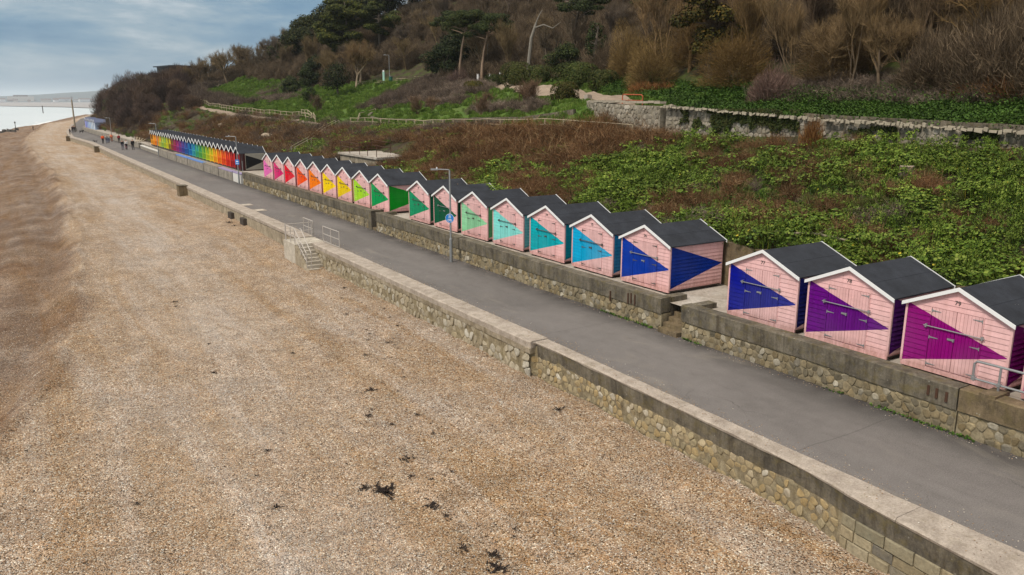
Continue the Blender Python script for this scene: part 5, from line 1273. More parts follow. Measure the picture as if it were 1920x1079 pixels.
# ---------------------------------------------------------------- vegetation generators
rg = np.random.default_rng(21)
def spikes(P0, P1, w):
    P0, P1 = np.asarray(P0), np.asarray(P1); d_ = P1-P0; a = np.cross(d_, rg.normal(size=P0.shape)); a /= np.linalg.norm(a, axis=1)[:, None]+1e-9
    w = np.broadcast_to(np.asarray(w, float), (len(P0),))[:, None]
    V = np.stack([P0-a*w/2, P0+a*w/2, P1], 1).reshape(-1, 3); F = np.arange(len(V)).reshape(-1, 3); return V, F
def leafs(P, nrm, size, droop=0.3):
    """two triangle leaf blades folded along the middle"""
    P = np.asarray(P, float); nrm = nrm/(np.linalg.norm(nrm, axis=1)[:, None]+1e-9)
    a = np.cross(nrm, rg.normal(size=P.shape)); a /= np.linalg.norm(a, axis=1)[:, None]+1e-9; b_ = np.cross(nrm, a)
    s = np.broadcast_to(np.asarray(size, float), (len(P),))[:, None]
    v0 = P-a*s*.5; v1 = P+b_*s*.42-nrm*s*droop*.4; v2 = P+a*s*.5-nrm*s*droop*.5; v3 = P-b_*s*.42-nrm*s*droop*.4
    V = np.stack([v0, v1, v2, v3], 1).reshape(-1, 3); i = np.arange(len(P))*4
    F = np.stack([np.stack([i, i+2, i+1], 1), np.stack([i, i+3, i+2], 1)], 1).reshape(-1, 3); return V, F
def join(parts):
    V = []; F = []; n_ = 0
    for v, f in parts: V.append(v); F.append(f+n_); n_ += len(v)
    return np.concatenate(V), np.concatenate(F)
def tubes(segs, n=4):
    V = []; F = []; k = 0
    for p0, p1, r0, r1 in segs:
        d_ = (p1-p0); L = np.linalg.norm(d_)+1e-9; d_ = d_/L; a = np.cross(d_, [0.3,0.2,1.0] if abs(d_[2]) < .9 else [1.0,0,0]); a /= np.linalg.norm(a); b_ = np.cross(d_, a)
        for p, r_ in ((p0, r0), (p1, r1)):
            for q in range(n): t_ = 2*math.pi*q/n; V.append(p+(a*math.cos(t_)+b_*math.sin(t_))*r_)
        for q in range(n): q2 = (q+1) % n; F.append((k+q, k+q2, k+n+q2)); F.append((k+q, k+n+q2, k+n+q))
        k += 2*n
    return np.array(V), np.array(F)
def bare_tree(seed, h=8.0, spread=0.55, clear=0.28, nsplit=(4,3,3,3), tw=22, twl=0.75, up=0.25, r0=0.16, lean=(0,0), multi=1):
    """returns (trunk mesh arrays, crown mesh arrays)"""
    r_ = np.random.default_rng(seed); segs = []; thin = []; tips0 = []; tips1 = []
    def grow(p, d_, L, rad, lev):
        k = 3; pts = [p]; dd = d_.copy()
        for i in range(k):
            dd = dd + r_.normal(size=3)*0.13 + np.array([0,0,up*0.10]); dd /= np.linalg.norm(dd); pts.append(pts[-1]+dd*L/k)
        for i in range(k): (segs if lev <= 1 else thin).append((pts[i], pts[i+1], rad*(1-.28*i/k), rad*(1-.28*(i+1)/k)))
        if lev >= len(nsplit):
            n_ = tw; q = r_.uniform(0, 1, n_); base = np.array([pts[0]*(1-a)+pts[-1]*a for a in q])
            td = dd + r_.normal(size=(n_,3))*0.55 + np.array([0,0,up]); td /= np.linalg.norm(td, axis=1)[:, None]
            tips0.append(base); tips1.append(base+td*(twl*r_.uniform(.5,1.2,n_))[:, None]); return
        n_ = nsplit[lev]; ph = r_.uniform(0, 6.28)
        for i in range(n_):
            az = ph+6.28*i/n_+r_.uniform(-.4,.4); sp = spread*r_.uniform(.6,1.25)
            a = np.cross(dd, [0.1,0.2,1.0]) if abs(dd[2]) < .95 else np.array([1.0,0,0]); a /= np.linalg.norm(a)+1e-9; b_ = np.cross(dd, a)
            nd = dd*math.cos(sp)+(a*math.cos(az)+b_*math.sin(az))*math.sin(sp)+np.array([0,0,up*0.35]); nd /= np.linalg.norm(nd)
            st = pts[-1] if (i == 0 or lev == 0 and multi == 1) else pts[r_.integers(1, 4)]
            grow(st, nd, L*r_.uniform(.62,.82), rad*r_.uniform(.5,.66), lev+1)
    for q in range(multi):
        d0 = np.array([lean[0]+(r_.normal()*.22 if multi > 1 else 0), lean[1]+(r_.normal()*.22 if multi > 1 else 0), 1.0]); d0 /= np.linalg.norm(d0)
        grow(np.array([r_.normal()*.12*(multi>1), r_.normal()*.12*(multi>1), -0.3]), d0, h*clear*r_.uniform(.85,1.15), r0/math.sqrt(multi), 0)
    tr = tubes(segs, 5); th = tubes(thin, 3); sp = spikes(np.concatenate(tips0), np.concatenate(tips1), 0.022)
    t0 = np.concatenate(tips1); sp2 = spikes(np.concatenate(tips0)*.5+t0*.5, t0+r_.normal(size=t0.shape)*.16+np.array([0,0,.12]), .015)
    return tr, join([th, sp, sp2])
def dome(seed, rx, ry, rz, n_, L=0.9, w=0.018, up=0.9, base=(0,0,0)):
    """a rounded thicket of fine upright twigs: dense near its surface"""
    r_ = np.random.default_rng(seed); u = r_.normal(size=(n_,3)); u[:,2] = np.abs(u[:,2]); u /= np.linalg.norm(u, axis=1)[:, None]
    rad = r_.uniform(.25, 1.0, n_)**0.55; lump = 1+.16*np.sin(u[:,0]*5+seed)+.12*np.sin(u[:,1]*7+2*seed)
    P1 = u*np.array([rx,ry,rz])*(rad*lump)[:, None]; d_ = u*0.8+np.array([0,0,up])+r_.normal(size=(n_,3))*.28; d_ /= np.linalg.norm(d_, axis=1)[:, None]
    P0 = P1-d_*(L*r_.uniform(.5,1.2,n_))[:, None]; P0[:,2] = np.maximum(P0[:,2], -.2); return spikes(P0+np.array(base), P1+np.array(base), w)
def ball_leaves(r_, c, rad, n_, size, flat=1.0):
    u = r_.normal(size=(n_,3)); u /= np.linalg.norm(u, axis=1)[:, None]; q = r_.uniform(.2,1,n_)**.4
    P = np.array(c)+u*np.array(rad)*q[:, None]; nr = u*np.array([1,1,1.0])+np.array([0,0,.5*flat])+r_.normal(size=(n_,3))*.45; return leafs(P, nr, size*r_.uniform(.6,1.3,n_))
m_bark = mat_foliage('bare_branches', [(0,(0.07,0.055,0.038)),(0.5,(0.14,0.113,0.078)),(1,(0.23,0.19,0.14))], 0.9, True)
m_trunk = mat_foliage('tree_bark', [(0,(0.12,0.095,0.07)),(1,(0.17,0.14,0.11))], 0.95, True)
m_ever = mat_foliage('evergreen_leaves', [(0,(0.010,0.018,0.008)),(0.5,(0.024,0.038,0.013)),(0.85,(0.050,0.064,0.020)),(1,(0.09,0.09,0.03))], 0.7, True)
m_hedge = mat_foliage('hedge_leaves', [(0,(0.018,0.030,0.008)),(0.5,(0.05,0.065,0.016)),(1,(0.10,0.09,0.03))], 0.7, True)
m_leaf = mat_foliage('mallow_leaves', [(0,(0.022,0.048,0.006)),(0.35,(0.070,0.120,0.012)),(0.7,(0.120,0.180,0.022)),(0.95,(0.21,0.26,0.045)),(0.985,(0.20,0.23,0.05)),(1,(0.42,0.34,0.03))], 0.6)
m_sedge = mat_foliage('sedge_blades', [(0,(0.04,0.055,0.015)),(0.5,(0.10,0.115,0.03)),(1,(0.25,0.22,0.085))], 0.7)
m_scrub = mat_foliage('dead_brown_stems', [(0,(0.045,0.023,0.011)),(0.4,(0.135,0.066,0.030)),(0.75,(0.21,0.115,0.055)),(1,(0.34,0.24,0.13))], 0.9, True)
m_bramble = mat_foliage('purple_brown_twigs', [(0,(0.042,0.030,0.023)),(0.5,(0.110,0.080,0.060)),(1,(0.24,0.185,0.14))], 0.9, True)
m_pale = mat_foliage('pale_dead_stems', [(0,(0.13,0.09,0.065)),(1,(0.30,0.235,0.185))], 0.9)
m_grass = mat_foliage('grass_blades', [(0,(0.035,0.078,0.010)),(0.5,(0.080,0.150,0.018)),(1,(0.17,0.22,0.045))], 0.7)
m_wood = mat_foliage('thicket_twigs', [(0,(0.034,0.024,0.016)),(0.5,(0.110,0.078,0.048)),(1,(0.25,0.185,0.12))], 0.9)
m_cover = mat_foliage('ground_ivy_leaves', [(0,(0.020,0.048,0.007)),(0.5,(0.040,0.085,0.012)),(1,(0.085,0.145,0.025))], 0.6)
def arr_mesh(name, VF, mat): return raw_mesh(name, VF[0], VF[1], mat)

# stuff scattered with geometry nodes over points computed here
def scatter(name, pts, scl, rot, idx, meshes, label, cat):
    pc = bpy.data.collections.new(name + '_kinds')
    for i, me in enumerate(meshes):
        ob = bpy.data.objects.new(f'{name}_kind_{chr(97+i)}', me); pc.objects.link(ob)
    me = bpy.data.meshes.new(name); me.vertices.add(len(pts)); me.vertices.foreach_set('co', np.asarray(pts, np.float32).ravel())
    a = me.attributes.new('scl', 'FLOAT_VECTOR', 'POINT'); a.data.foreach_set('vector', np.asarray(scl, np.float32).ravel())
    a = me.attributes.new('rot', 'FLOAT_VECTOR', 'POINT'); a.data.foreach_set('vector', np.asarray(rot, np.float32).ravel())
    a = me.attributes.new('idx', 'INT', 'POINT'); a.data.foreach_set('value', np.asarray(idx, np.int32))
    me.update(); ob = bpy.data.objects.new(name, me); col.objects.link(ob)
    ng = bpy.data.node_groups.new(name, 'GeometryNodeTree'); ng.interface.new_socket('Geometry', in_out='INPUT', socket_type='NodeSocketGeometry'); ng.interface.new_socket('Geometry', in_out='OUTPUT', socket_type='NodeSocketGeometry')
    gi = ng.nodes.new('NodeGroupInput'); go = ng.nodes.new('NodeGroupOutput'); ip_ = ng.nodes.new('GeometryNodeInstanceOnPoints'); ci = ng.nodes.new('GeometryNodeCollectionInfo')
    ci.inputs['Collection'].default_value = pc; ci.inputs['Separate Children'].default_value = True; ci.inputs['Reset Children'].default_value = True
    def na(nm, ty):
        q = ng.nodes.new('GeometryNodeInputNamedAttribute'); q.data_type = ty; q.inputs[0].default_value = nm; return q.outputs[0]
    L = ng.links.new
    L(gi.outputs[0], ip_.inputs['Points']); L(ci.outputs[0], ip_.inputs['Instance']); ip_.inputs['Pick Instance'].default_value = True
    L(na('idx', 'INT'), ip_.inputs['Instance Index']); L(na('scl', 'FLOAT_VECTOR'), ip_.inputs['Scale'])
    e2 = ng.nodes.new('FunctionNodeEulerToRotation'); L(na('rot', 'FLOAT_VECTOR'), e2.inputs[0]); L(e2.outputs[0], ip_.inputs['Rotation'])
    L(ip_.outputs[0], go.inputs[0]); md = ob.modifiers.new('scatter', 'NODES'); md.node_group = ng
    ob['kind'] = 'stuff'; ob['label'] = label; ob['category'] = cat; return ob
def frand(a, b_, n_): return rg.uniform(a, b_, n_)

# leaf clump: a few mallow heads of broad leaves on short stems
def mallow(seed, heads=10):
    r_ = np.random.default_rng(seed); parts = []
    for i in range(heads):
        c = np.array([r_.normal()*.30, r_.normal()*.30, r_.uniform(.22,.62)]); n_ = 15
        u = r_.normal(size=(n_,3)); u[:,2] = np.abs(u[:,2])*.8+.1; u /= np.linalg.norm(u, axis=1)[:, None]
        parts.append(leafs(c+u*np.array([.17,.17,.11]), u+np.array([0,0,1.0]), r_.uniform(.055,.125,n_), .5))
        parts.append(spikes(np.array([[c[0]*.5,c[1]*.5,-.1]]*3), c+r_.normal(size=(3,3))*.05, .03))
    return join(parts)
def sedge(seed, n_=110, h=0.6, sp=.30, w=.035):
    r_ = np.random.default_rng(seed); a = r_.uniform(0,6.28,n_); t_ = r_.uniform(.1,1,n_); P0 = np.stack([np.cos(a)*.07,np.sin(a)*.07,np.full(n_,-.08)],1)
    P1 = np.stack([np.cos(a)*sp*t_*1.5,np.sin(a)*sp*t_*1.5,h*(1-.45*t_)*r_.uniform(.7,1.1,n_)],1); M_ = (P0+P1)/2+np.array([0,0,.12]); return join([spikes(P0,P1,w), spikes(M_, P1+(P1-M_)*.3-np.array([0,0,.1]), w*.8)])
def stems(seed, n_=260, h=.9, r0=.45, w=.018):
    r_ = np.random.default_rng(seed); P0 = np.stack([r_.normal(size=n_)*r0*.5,r_.normal(size=n_)*r0*.5,np.full(n_,-.1)],1); d_ = np.stack([P0[:,0]*.9+r_.normal(size=n_)*.22,P0[:,1]*.9+r_.normal(size=n_)*.22,np.ones(n_)],1)
    L = h*r_.uniform(.4,1.1,n_); P1 = P0+d_*L[:,None]; q = r_.uniform(.35,.95,(n_,1)); B0 = P0*(1-q)+P1*q; B1 = B0+r_.normal(size=(n_,3))*np.array([.2,.2,.12])+np.array([0,0,.14]); return join([spikes(P0,P1,w), spikes(B0,B1,w*.8), spikes(B0,B1+r_.normal(size=(n_,3))*.14,w*.7)])
K_mallow = [arr_mesh('mallow', mallow(s), m_leaf) for s in (1,2,3,4)]
K_sedge = [arr_mesh('sedge', sedge(s), m_sedge) for s in (5,6)]
K_stem = [arr_mesh('stems', stems(s), m_scrub) for s in (7,8,9)]
K_pale = [arr_mesh('pale_stems', stems(s, 200, .8, .5), m_pale) for s in (10,11)]
K_bram = [arr_mesh('bramble', dome(s, .9,.9,.75, 1300, .36, .014, .35), m_bramble) for s in (12,13,14)]
K_wood = [arr_mesh('thicket', dome(s, 2.0,2.0,3.0, 5600, .75, .021, .35), m_wood) for s in (15,16,17)]
K_grass = [arr_mesh('grass', sedge(s, 60, .20, .14, .018), m_grass) for s in (18,19)]
def cover_leaf(seed):
    r_ = np.random.default_rng(seed); n_ = 130; P = np.stack([r_.normal(size=n_)*.33,r_.normal(size=n_)*.33,r_.uniform(.02,.26,n_)],1); return leafs(P, r_.normal(size=(n_,3))*.5+np.array([0,0,1.]), r_.uniform(.045,.10,n_), .4)
K_cover = [arr_mesh('cover', cover_leaf(s), m_cover) for s in (20,21,22)]

def visible(X, Y):   # roughly inside the camera's wedge, with a margin to either side
    a = math.degrees(math.atan2(X, Y)); return -6 < a < 74
buck = {k: [] for k in ('mallow','sedge','stem','pale','bram','wood','grass','cover')}
def put(k, x, y, s, nk, dz=0.0, zs=None):
    z = landn(x, y)+dz; t_ = 0.12
    buck[k].append(((x, y, z), (s, s, zs if zs else s), (rg.normal()*t_, rg.normal()*t_, rg.uniform(0,6.28)), int(rg.integers(nk))))
# bank between the huts and the garden wall
yv = -6.0
while yv < 300:
    step = 0.36 if yv < 40 else (0.5 if yv < 90 else (0.9 if yv < 150 else 1.5))
    xmax = 35.6 if yv < 40 else (37.2 if yv < 100 else 38.0)
    if yv > 200: xmax = 34
    xv = 25.25 + max(0, ip(yv, RT)-22.4)
    while xv < xmax:
        x, y = xv+rg.uniform(-.5,.5)*step, yv+rg.uniform(-.5,.5)*step
        if visible(x, y) and not (25.6 < x < 32.8 and 62.2 < y < 72.2) and not (y > 100 and abs(x-np.interp(y,[p[1] for p in PATH2],[p[0] for p in PATH2])) < 1.0):
            g = fbm(x, y, .16, 4); g2 = fbm(x+40, y, .5, 3); q = rg.uniform()
            green = (0.50 if y < 36 else 0.44) + 1.15*g + 0.6*g2 + (0.22 if y < 36 else (0.22-(y-36)*.03 if y < 52 else -.20))
            if x < 28.5 and y < 60: green += .25
            if 33 < x and 36 < y < 62: green -= .45
            if y < 30 and x > 34: green -= .3
            sc_ = step/0.36
            if q < green*0.8: put('mallow', x, y, (rg.uniform(.9,1.6) if fbm(x, y+90, .8, 3) > .12 else rg.uniform(.3,.65))*(.7 if x > 34.3 and y < 45 else 1)*min(1.5, sc_**.5), 4, 0, rg.uniform(.5,1.5))
            elif q < green*0.8+.09 and x > 29 and y < 45: put('sedge', x, y, rg.uniform(.7,1.3), 2)
            elif rg.uniform() < (0.30 if y < 36 else .88):
                if rg.uniform() < (.40 if y < 45 else .22+.5*max(0,g+.1)): put('grass', x, y, rg.uniform(1.2,2.4)*min(1.6, sc_**.5), 2)
                elif g2 > .32: put('pale', x, y, rg.uniform(.5,1.0)*min(1.5, sc_**.5), 2)
                elif g2 < -.15 and y > 60: put('bram', x, y, rg.uniform(.6,1.3)*min(1.5, sc_**.5), 3)
                else: put('stem', x, y, rg.uniform(.55,1.1)*min(1.8, sc_**.6)*(1.5 if 34 < y < 62 and 30 < x < 34.6 else .6 if x > 34.3 and y > 46 else 1), 3)
            if rg.uniform() < (.45 if y < 45 else .2): put('cover', x, y, rg.uniform(.6,1.1), 3)
        xv += step
    yv += step
# ground cover above the wall, and brambles edging the woods
for _ in range(9000):
    y = rg.uniform(-6, 62); e = ip(y, WOOD); lo = 40.5 if y < 40 else 40.5+(y-40)*.45
    x = rg.uniform(lo, e+1.5)
    if visible(x, y) and path_d(x, y) > 1.7 and not (39.7 < x < 40.7 and y < 31.5): put('cover', x, y, rg.uniform(.8,1.6), 3)
for _ in range(5200):   # lawn tufts on the mounds and the corner of the lawn
    y = rg.uniform(44, 205); x = rg.uniform(37.5, ip(y, WOOD)+1)
    if path_d(x, y) > 1.6 and lawn_mask(x, y) > .3: put('grass', x, y, rg.uniform(1.0,2.2)*(1+y/200), 2)
# bramble banks on the lawn mound (pinkish brown) - a long wedge rising to the pines
for _ in range(620):
    q = rg.uniform(); x = 47.2+q*14.5+rg.normal()*.7; y = 107+q*12+rg.normal()*2.2
    put('bram', x, y, rg.uniform(.9,1.8), 3)
for _ in range(560):
    q = rg.uniform(); x = 50.5+q*11+rg.normal()*1.2; y = 96+q*6+rg.normal()*3.4
    if path_d(x, y) > 2: put('bram' if rg.uniform() < .75 else 'pale', x, y, rg.uniform(1.0,1.9), 2)
for (bx_, by_, n_, sx_, sy_) in ((47.6,157,130,1.3,4),(50.5,170,40,1.0,4),(42.5,70,30,.7,2.0),(41.6,61,22,.6,1.2),(47.5,88,40,.9,2)):
    for _ in range(n_): put('pale' if rg.uniform() < .35 else 'bram', bx_+rg.normal()*sx_, by_+rg.normal()*sy_, rg.uniform(.8,1.4), 2)
# woodland undergrowth up the hill
for _ in range(5200):
    y = rg.uniform(-12, 330); e = ip(y, WOOD); x = e + 0.8 + abs(rg.normal())*20 if rg.uniform() < .8 else e+rg.uniform(0, 70)
    if visible(x, y) and math.hypot(x, y) < 360:
        edge_d = x-e
        if 28 < y < 66 and edge_d < 6: continue
        s = rg.uniform(.6,1.15)*(0.55 if edge_d < 2 else 1.0)
        if y > 200: s *= .8
        if 118 < y < 142 and edge_d < 7: continue
        put('wood', x, y, s, 3, -0.3)
for _ in range(6200):
    y = rg.uniform(-10, 75); x = ip(y, WOOD)+(6.5 if 28 < y < 64 else 1.5)+rg.uniform(0,1)**1.5*34
    if visible(x, y): put('wood', x, y, rg.uniform(.55,1.5), 3, -.2, rg.uniform(.7,1.5))
for _ in range(420):
    y = rg.uniform(-6, 40); x = ip(y, WOOD)+rg.uniform(-.4,2.5)
    if visible(x, y): put('bram' if rg.uniform() < .5 else 'pale', x, y, rg.uniform(.7,1.3), 2)
for _ in range(1500):
    y = rg.uniform(160, 330); x = max(ip(y, RT)+4.2, ip(y, WOOD)-rg.uniform(0, 14)); x += 2.2 if y > 225 else 0
    if x > ip(y, RT)+4 and not (44 < x and y < 208): put('bram', x, y, rg.uniform(1.5,3.0), 3)
META = {'mallow':(K_mallow,'bright green leafy mallow and alexanders carpeting the bank','leafy plants'),'sedge':(K_sedge,'arching yellow green sedge tufts on the bank','sedge'),
 'stem':(K_stem,'dead reddish brown scrub stems covering the bank','scrub'),'pale':(K_pale,'pale dead stalks standing in the scrub and lawn edges','dead stalks'),
 'bram':(K_bram,'low purple brown bramble thickets','brambles'),'wood':(K_wood,'tangled leafless undergrowth filling the wooded hillside','undergrowth'),
 'grass':(K_grass,'tufts of green grass on lawn and bank','grass'),'cover':(K_cover,'low green ivy and cow parsley leaves under the woods and above the wall','ground cover')}
NAMES = {'mallow':'leafy_ground_cover','sedge':'sedge','stem':'scrub','pale':'dead_stalks','bram':'bramble_thicket','wood':'woodland_undergrowth','grass':'grass','cover':'ivy_ground_cover'}
for k, L in buck.items():
    if L: scatter(NAMES[k], [q[0] for q in L], [q[1] for q in L], [q[2] for q in L], [q[3] for q in L], META[k][0], META[k][1], META[k][2])
print('scatter', {k: len(v) for k, v in buck.items()})

# ---------------------------------------------------------------- trees and shrubs as things
def tree_meshes(name, tr, cr, crown_mat=None): return (arr_mesh('trunk', tr, m_trunk), arr_mesh('crown', cr, crown_mat or m_bark))
def place_tree(meshes, name, label, cat, x, y, s, rz, color, group=None, tcolor=(1,1,1), dz=0.0, zs=None):
    t = thing(name, label, cat, (x, y, landn(x, y)+dz), rz, group); t.scale = (s, s, zs or s)
    if meshes[0]: link('trunk', meshes[0], t, color=tcolor)
    link('crown', meshes[1], t, color=color); return t
T_bare = [tree_meshes('b', *bare_tree(30+i, 9, .50, .26, (4,3,3,3), 20, .8, .35, .17)) for i in range(3)]
T_up = [tree_meshes('u', *bare_tree(40+i, 9, .30, .30, (3,3,3,3), 20, 1.0, .8, .12, multi=2)) for i in range(3)]
T_wide = [tree_meshes('w', *bare_tree(50, 11, .62, .24, (5,4,3,3), 24, .8, .25, .24))]
T_small = [tree_meshes('s', *bare_tree(60+i, 4.2, .55, .25, (4,3,3), 16, .45, .5, .07, multi=3)) for i in range(2)]
rt = random.Random(17)
tints = [((0.95,0.88,0.82),'a'),((1.15,1.02,0.82),'b'),((0.85,0.80,0.82),'c'),((1.25,1.10,0.78),'d'),((0.75,0.72,0.68),'e')]
placed = []; nt_ = 0
def free(x, y, d_): return all((x-a)**2+(y-b_)**2 > d_*d_ for a, b_ in placed)
tries = 0
while nt_ < 262 and tries < 8000:
    tries += 1; y = rt.uniform(-8, 300); e = ip(y, WOOD)
    x = e + 2.5 + rt.uniform(0, 1)**1.5*55
    if not visible(x, y) or not free(x, y, 2.6 if y < 90 else 3.6): continue
    if 118 < y < 140 and x < e+5: continue
    placed.append((x, y)); nt_ += 1
    right = y < 62
    mm = rt.choice(T_up if (right and rt.random() < .75) else T_bare+T_up[:1]); tn = rt.choice(tints)[0]
    if right: tn = (tn[0]*1.1, tn[1]*1.0, tn[2]*.88)
    s = rt.uniform(.75,1.15)*(1.0 if y < 200 else .85)
    wh = ('upright leafless tree in the dense brown wood above the garden wall' if right else 'leafless tree in the wood behind the dead trunk and clipped hedges' if y < 95 else
          'leafless brown grey tree of the dark slope behind the leaning pines' if y < 135 else 'leafless tree on the slope around and above the layered cypress' if y < 185 else 'leafless tree of the brown slope below the hilltop skyline')
    wg = ('leafless trees of the wood above the garden wall' if right else 'leafless trees behind the clipped hedges' if y < 95 else 'leafless trees behind the pines' if y < 135 else 'leafless trees around the cypress' if y < 185 else 'leafless trees below the skyline')
    place_tree(mm, 'bare_tree', wh, 'tree', x, y, s, rt.uniform(0,6.28), tn, wg, tn, -.2)
for k in range(13):   # paler branching trees along the front of the wood
    y = 11+k*2.2+rt.uniform(-.6,.6); x = ip(y, WOOD)+rt.uniform(.6,4.5)
    place_tree(rt.choice(T_bare+T_up[:1]), 'pale_bare_tree', 'pale branched leafless tree at the front edge of the brown wood', 'tree', x, y, rt.uniform(.5,.95), rt.uniform(0,6.28), (1.35,1.12,.80), 'pale leafless trees along the front of the wood', (.95,.84,.70), -.2)
# left headland, nearer the promenade: rounded dark bushy trees
HB = [arr_mesh('twigs', dome(300+i, 3.4, 3.4, 4.6, 12000, .8, .04, .45), m_bramble) for i in range(3)]
hb = 0
for (x, y, s) in [(28.0,206,1.1),(31.5,203,1.15),(29.0,214,1.15),(33,212,1.3),(29.2,221,1.2),(33,222,1.35),(37.5,210,1.3),(38,221,1.45),(31.5,232,1.2),(35,233,1.4),(40,232,1.5),(28.0,197,.75),(31.5,194,.9),
                  (31,246,1.4),(36.5,246,1.55),(42,244,1.5),(30.5,259,1.35),(35.5,260,1.6),(41,259,1.6),(31.5,274,1.5),(36.5,276,1.7),(42.5,275,1.6),(35.5,292,1.6),(41,292,1.7),(35,186,.8),(37,196,.95),(41.5,218,1.3),(45,228,1.4),(46,240,1.5),(29,188,.7),(48,252,1.6),(36.5,178,.7)]:
    t = thing('headland_bush', 'rounded dark purple brown leafless bush in the mass above the strollers', 'bush', (x, y, land(x, y)-.4), hb*1.7, 'leafless bushes massed on the headland'); t.scale = (s,)*3
    c_ = [(.62,.56,.60),(.74,.66,.66),(.55,.50,.54),(.82,.72,.64)][hb % 4]; link('twigs', HB[hb % 3], t, color=c_)
    link('stems', T_small[hb % 2][0], t, color=(.8,.7,.65)); hb += 1
    placed.append((x, y))
k = 0
while k < 30:
    y = rt.uniform(196, 300); x = rt.uniform(34, 52); k += 1
    if x > 44 and y < 212: continue
    place_tree(rt.choice(T_bare), 'bare_tree', 'leafless tree standing up out of the headland bushes', 'tree', x, y, rt.uniform(.75,1.0), rt.uniform(0,6.28), (0.95,0.78,0.68), 'leafless trees standing out of the headland bushes', (0.9,0.8,0.7), -.2)
def dome_bush(name, label, cat, x, y, rx, ry, rz, n_, color, seed, mat=None, L=1.0, w=.022, up=.9, group=None, dz=0):
    me = arr_mesh('twigs', dome(seed, rx, ry, rz, n_, L, w, up), mat or m_bark); st = arr_mesh('stems', spikes(np.zeros((30,3))+rg.normal(size=(30,3))*[.25,.25,0], dome(seed+1, rx*.7, ry*.7, rz*.7, 30, .1)[0][2::3], .06), m_trunk)
    t = thing(name, label, cat, (x, y, landn(x, y)+dz), 0, group); link('twigs', me, t, color=color); link('stems', st, t, color=(.9,.8,.7)); return t
GOLD = (1.22,0.98,0.52); BRN = (1.05,0.84,0.55); PUR = (1.10,0.92,0.98)
dome_bush('tamarisk_bush', 'golden brown rounded feathery bush left of the brown and green fir', 'bush', 50.4, 55.2, 3.0, 3.0, 4.6, 18000, GOLD, 71, None, .5, .017, .12)
dome_bush('tamarisk_bush', 'golden feathery bush with a domed top just behind its taller twin', 'bush', 53.0, 61.5, 2.6, 2.6, 5.2, 16000, GOLD, 72, None, .5, .017, .12)
dome_bush('tamarisk_bush', 'leaning golden feathery bush touching the left side of the fir', 'bush', 54.0, 54.0, 2.8, 2.6, 5.0, 16000, (1.2,0.92,0.5), 73, None, .5, .017, .12)
dome_bush('tamarisk_bush', 'largest golden brown domed bush, right of the fir above the garden wall', 'bush', 47.8, 43.2, 2.7, 3.0, 4.4, 22000, (1.15,0.88,0.46), 74, None, .5, .017, .12)
dome_bush('tamarisk_bush', 'wide brown feathery bush at the wood edge right of the purple bush', 'bush', 48.6, 35.0, 3.0, 3.0, 4.2, 22000, BRN, 75, None, .5, .017, .12)
dome_bush('purple_bush', 'purple grey tangled bush in front of the brown feathery bushes', 'bush', 45.4, 37.9, 1.9, 1.9, 2.6, 7000, PUR, 76, m_bramble, .7, .02, .5)
dome_bush('purple_bush', 'low dark purple bush under the pines at the lawn top', 'bush', 60.0, 108.0, 2.8, 2.8, 2.6, 6000, (0.8,.7,.75), 77, m_bramble, .8, .03, .5)
dome_bush('bracken_heap', 'rusty brown mound of dead bracken below the fir', 'bracken', 46.9, 51.2, 2.2, 3.4, 1.15, 7000, (1.15,0.86,0.62), 78, m_scrub, .6, .025, .3)
dome_bush('bracken_heap', 'tawny heap of dead bracken at the right edge of the wood', 'bracken', 46.2, 22.5, 1.8, 3.6, 1.3, 6000, (1.1,.9,.68), 79, m_scrub, .7, .02, .3)
dome_bush('wall_shrub', 'tall reddish brown bare shrub against the garden wall', 'shrub', 34.9, 26.3, .75, .75, 1.9, 2600, BRN, 80, m_scrub, .9, .018, 1.5)
dome_bush('wall_shrub', 'low dark brown shrub at the foot of the wall right of the bastion', 'shrub', 34.6, 33.2, .9, 1.1, .9, 2400, BRN, 81, m_bramble, .5, .02, .5)
dome_bush('wall_shrub', 'reddish scrub bush standing on the bank, middle left', 'shrub', 34.0, 44.0, 1.3, 2.0, 1.7, 4200, BRN, 82, m_scrub, .9, .018, 1.1)
dome_bush('wall_shrub', 'reddish scrub bush beside the pale single rail fence', 'shrub', 34.6, 52.0, 1.3, 2.4, 1.6, 4200, BRN, 83, m_scrub, .9, .018, 1.1)
for i, (x, y, l) in enumerate([(42.2,86,'vase shaped bare shrub on the grass mound, leftmost'),(42.8,83.5,'second vase shaped bare shrub close behind the first'),(40.4,68.4,'bare open shrub on the bright green mound'),(42.6,64.2,'bushy bare shrub right of the open one on the mound'),(42.0,62.2,'bare shrub with a mauve tint at the crest of the mound'),(44.6,74,'small bare shrub under the purple bank')]):
    place_tree(T_small[i % 2], 'bare_shrub', l, 'shrub', x, y, [.85,.7,.75,.95,.9,.6][i], i*1.1, (1.1,.85,.75), tcolor=(1,.85,.7))
place_tree(T_wide[0], 'round_bare_tree', 'large round headed bare tree against the sky above the small lawn', 'tree', 50.5, 207.0, 1.12, .4, (1.2,1.05,0.8), tcolor=(1,.9,.75))
place_tree(T_wide[0], 'round_bare_tree', 'second round bare tree right of the large one on the skyline', 'tree', 56.5, 212.0, .98, 2.0, (1.1,.98,0.8), tcolor=(1,.9,.75))
place_tree(T_bare[1], 'round_bare_tree', 'smaller bare tree on the skyline left of the round headed one', 'tree', 46.0, 214.0, .95, 1.0, (1.05,.9,0.75), tcolor=(1,.9,.75))
place_tree(T_bare[2], 'slim_white_tree', 'tall bare tree with a slim pale trunk at the head of the lawn', 'tree', 55.3, 137.0, 1.25, 1.0, (1.25,1.05,.75), tcolor=(2.2,2.1,1.9))
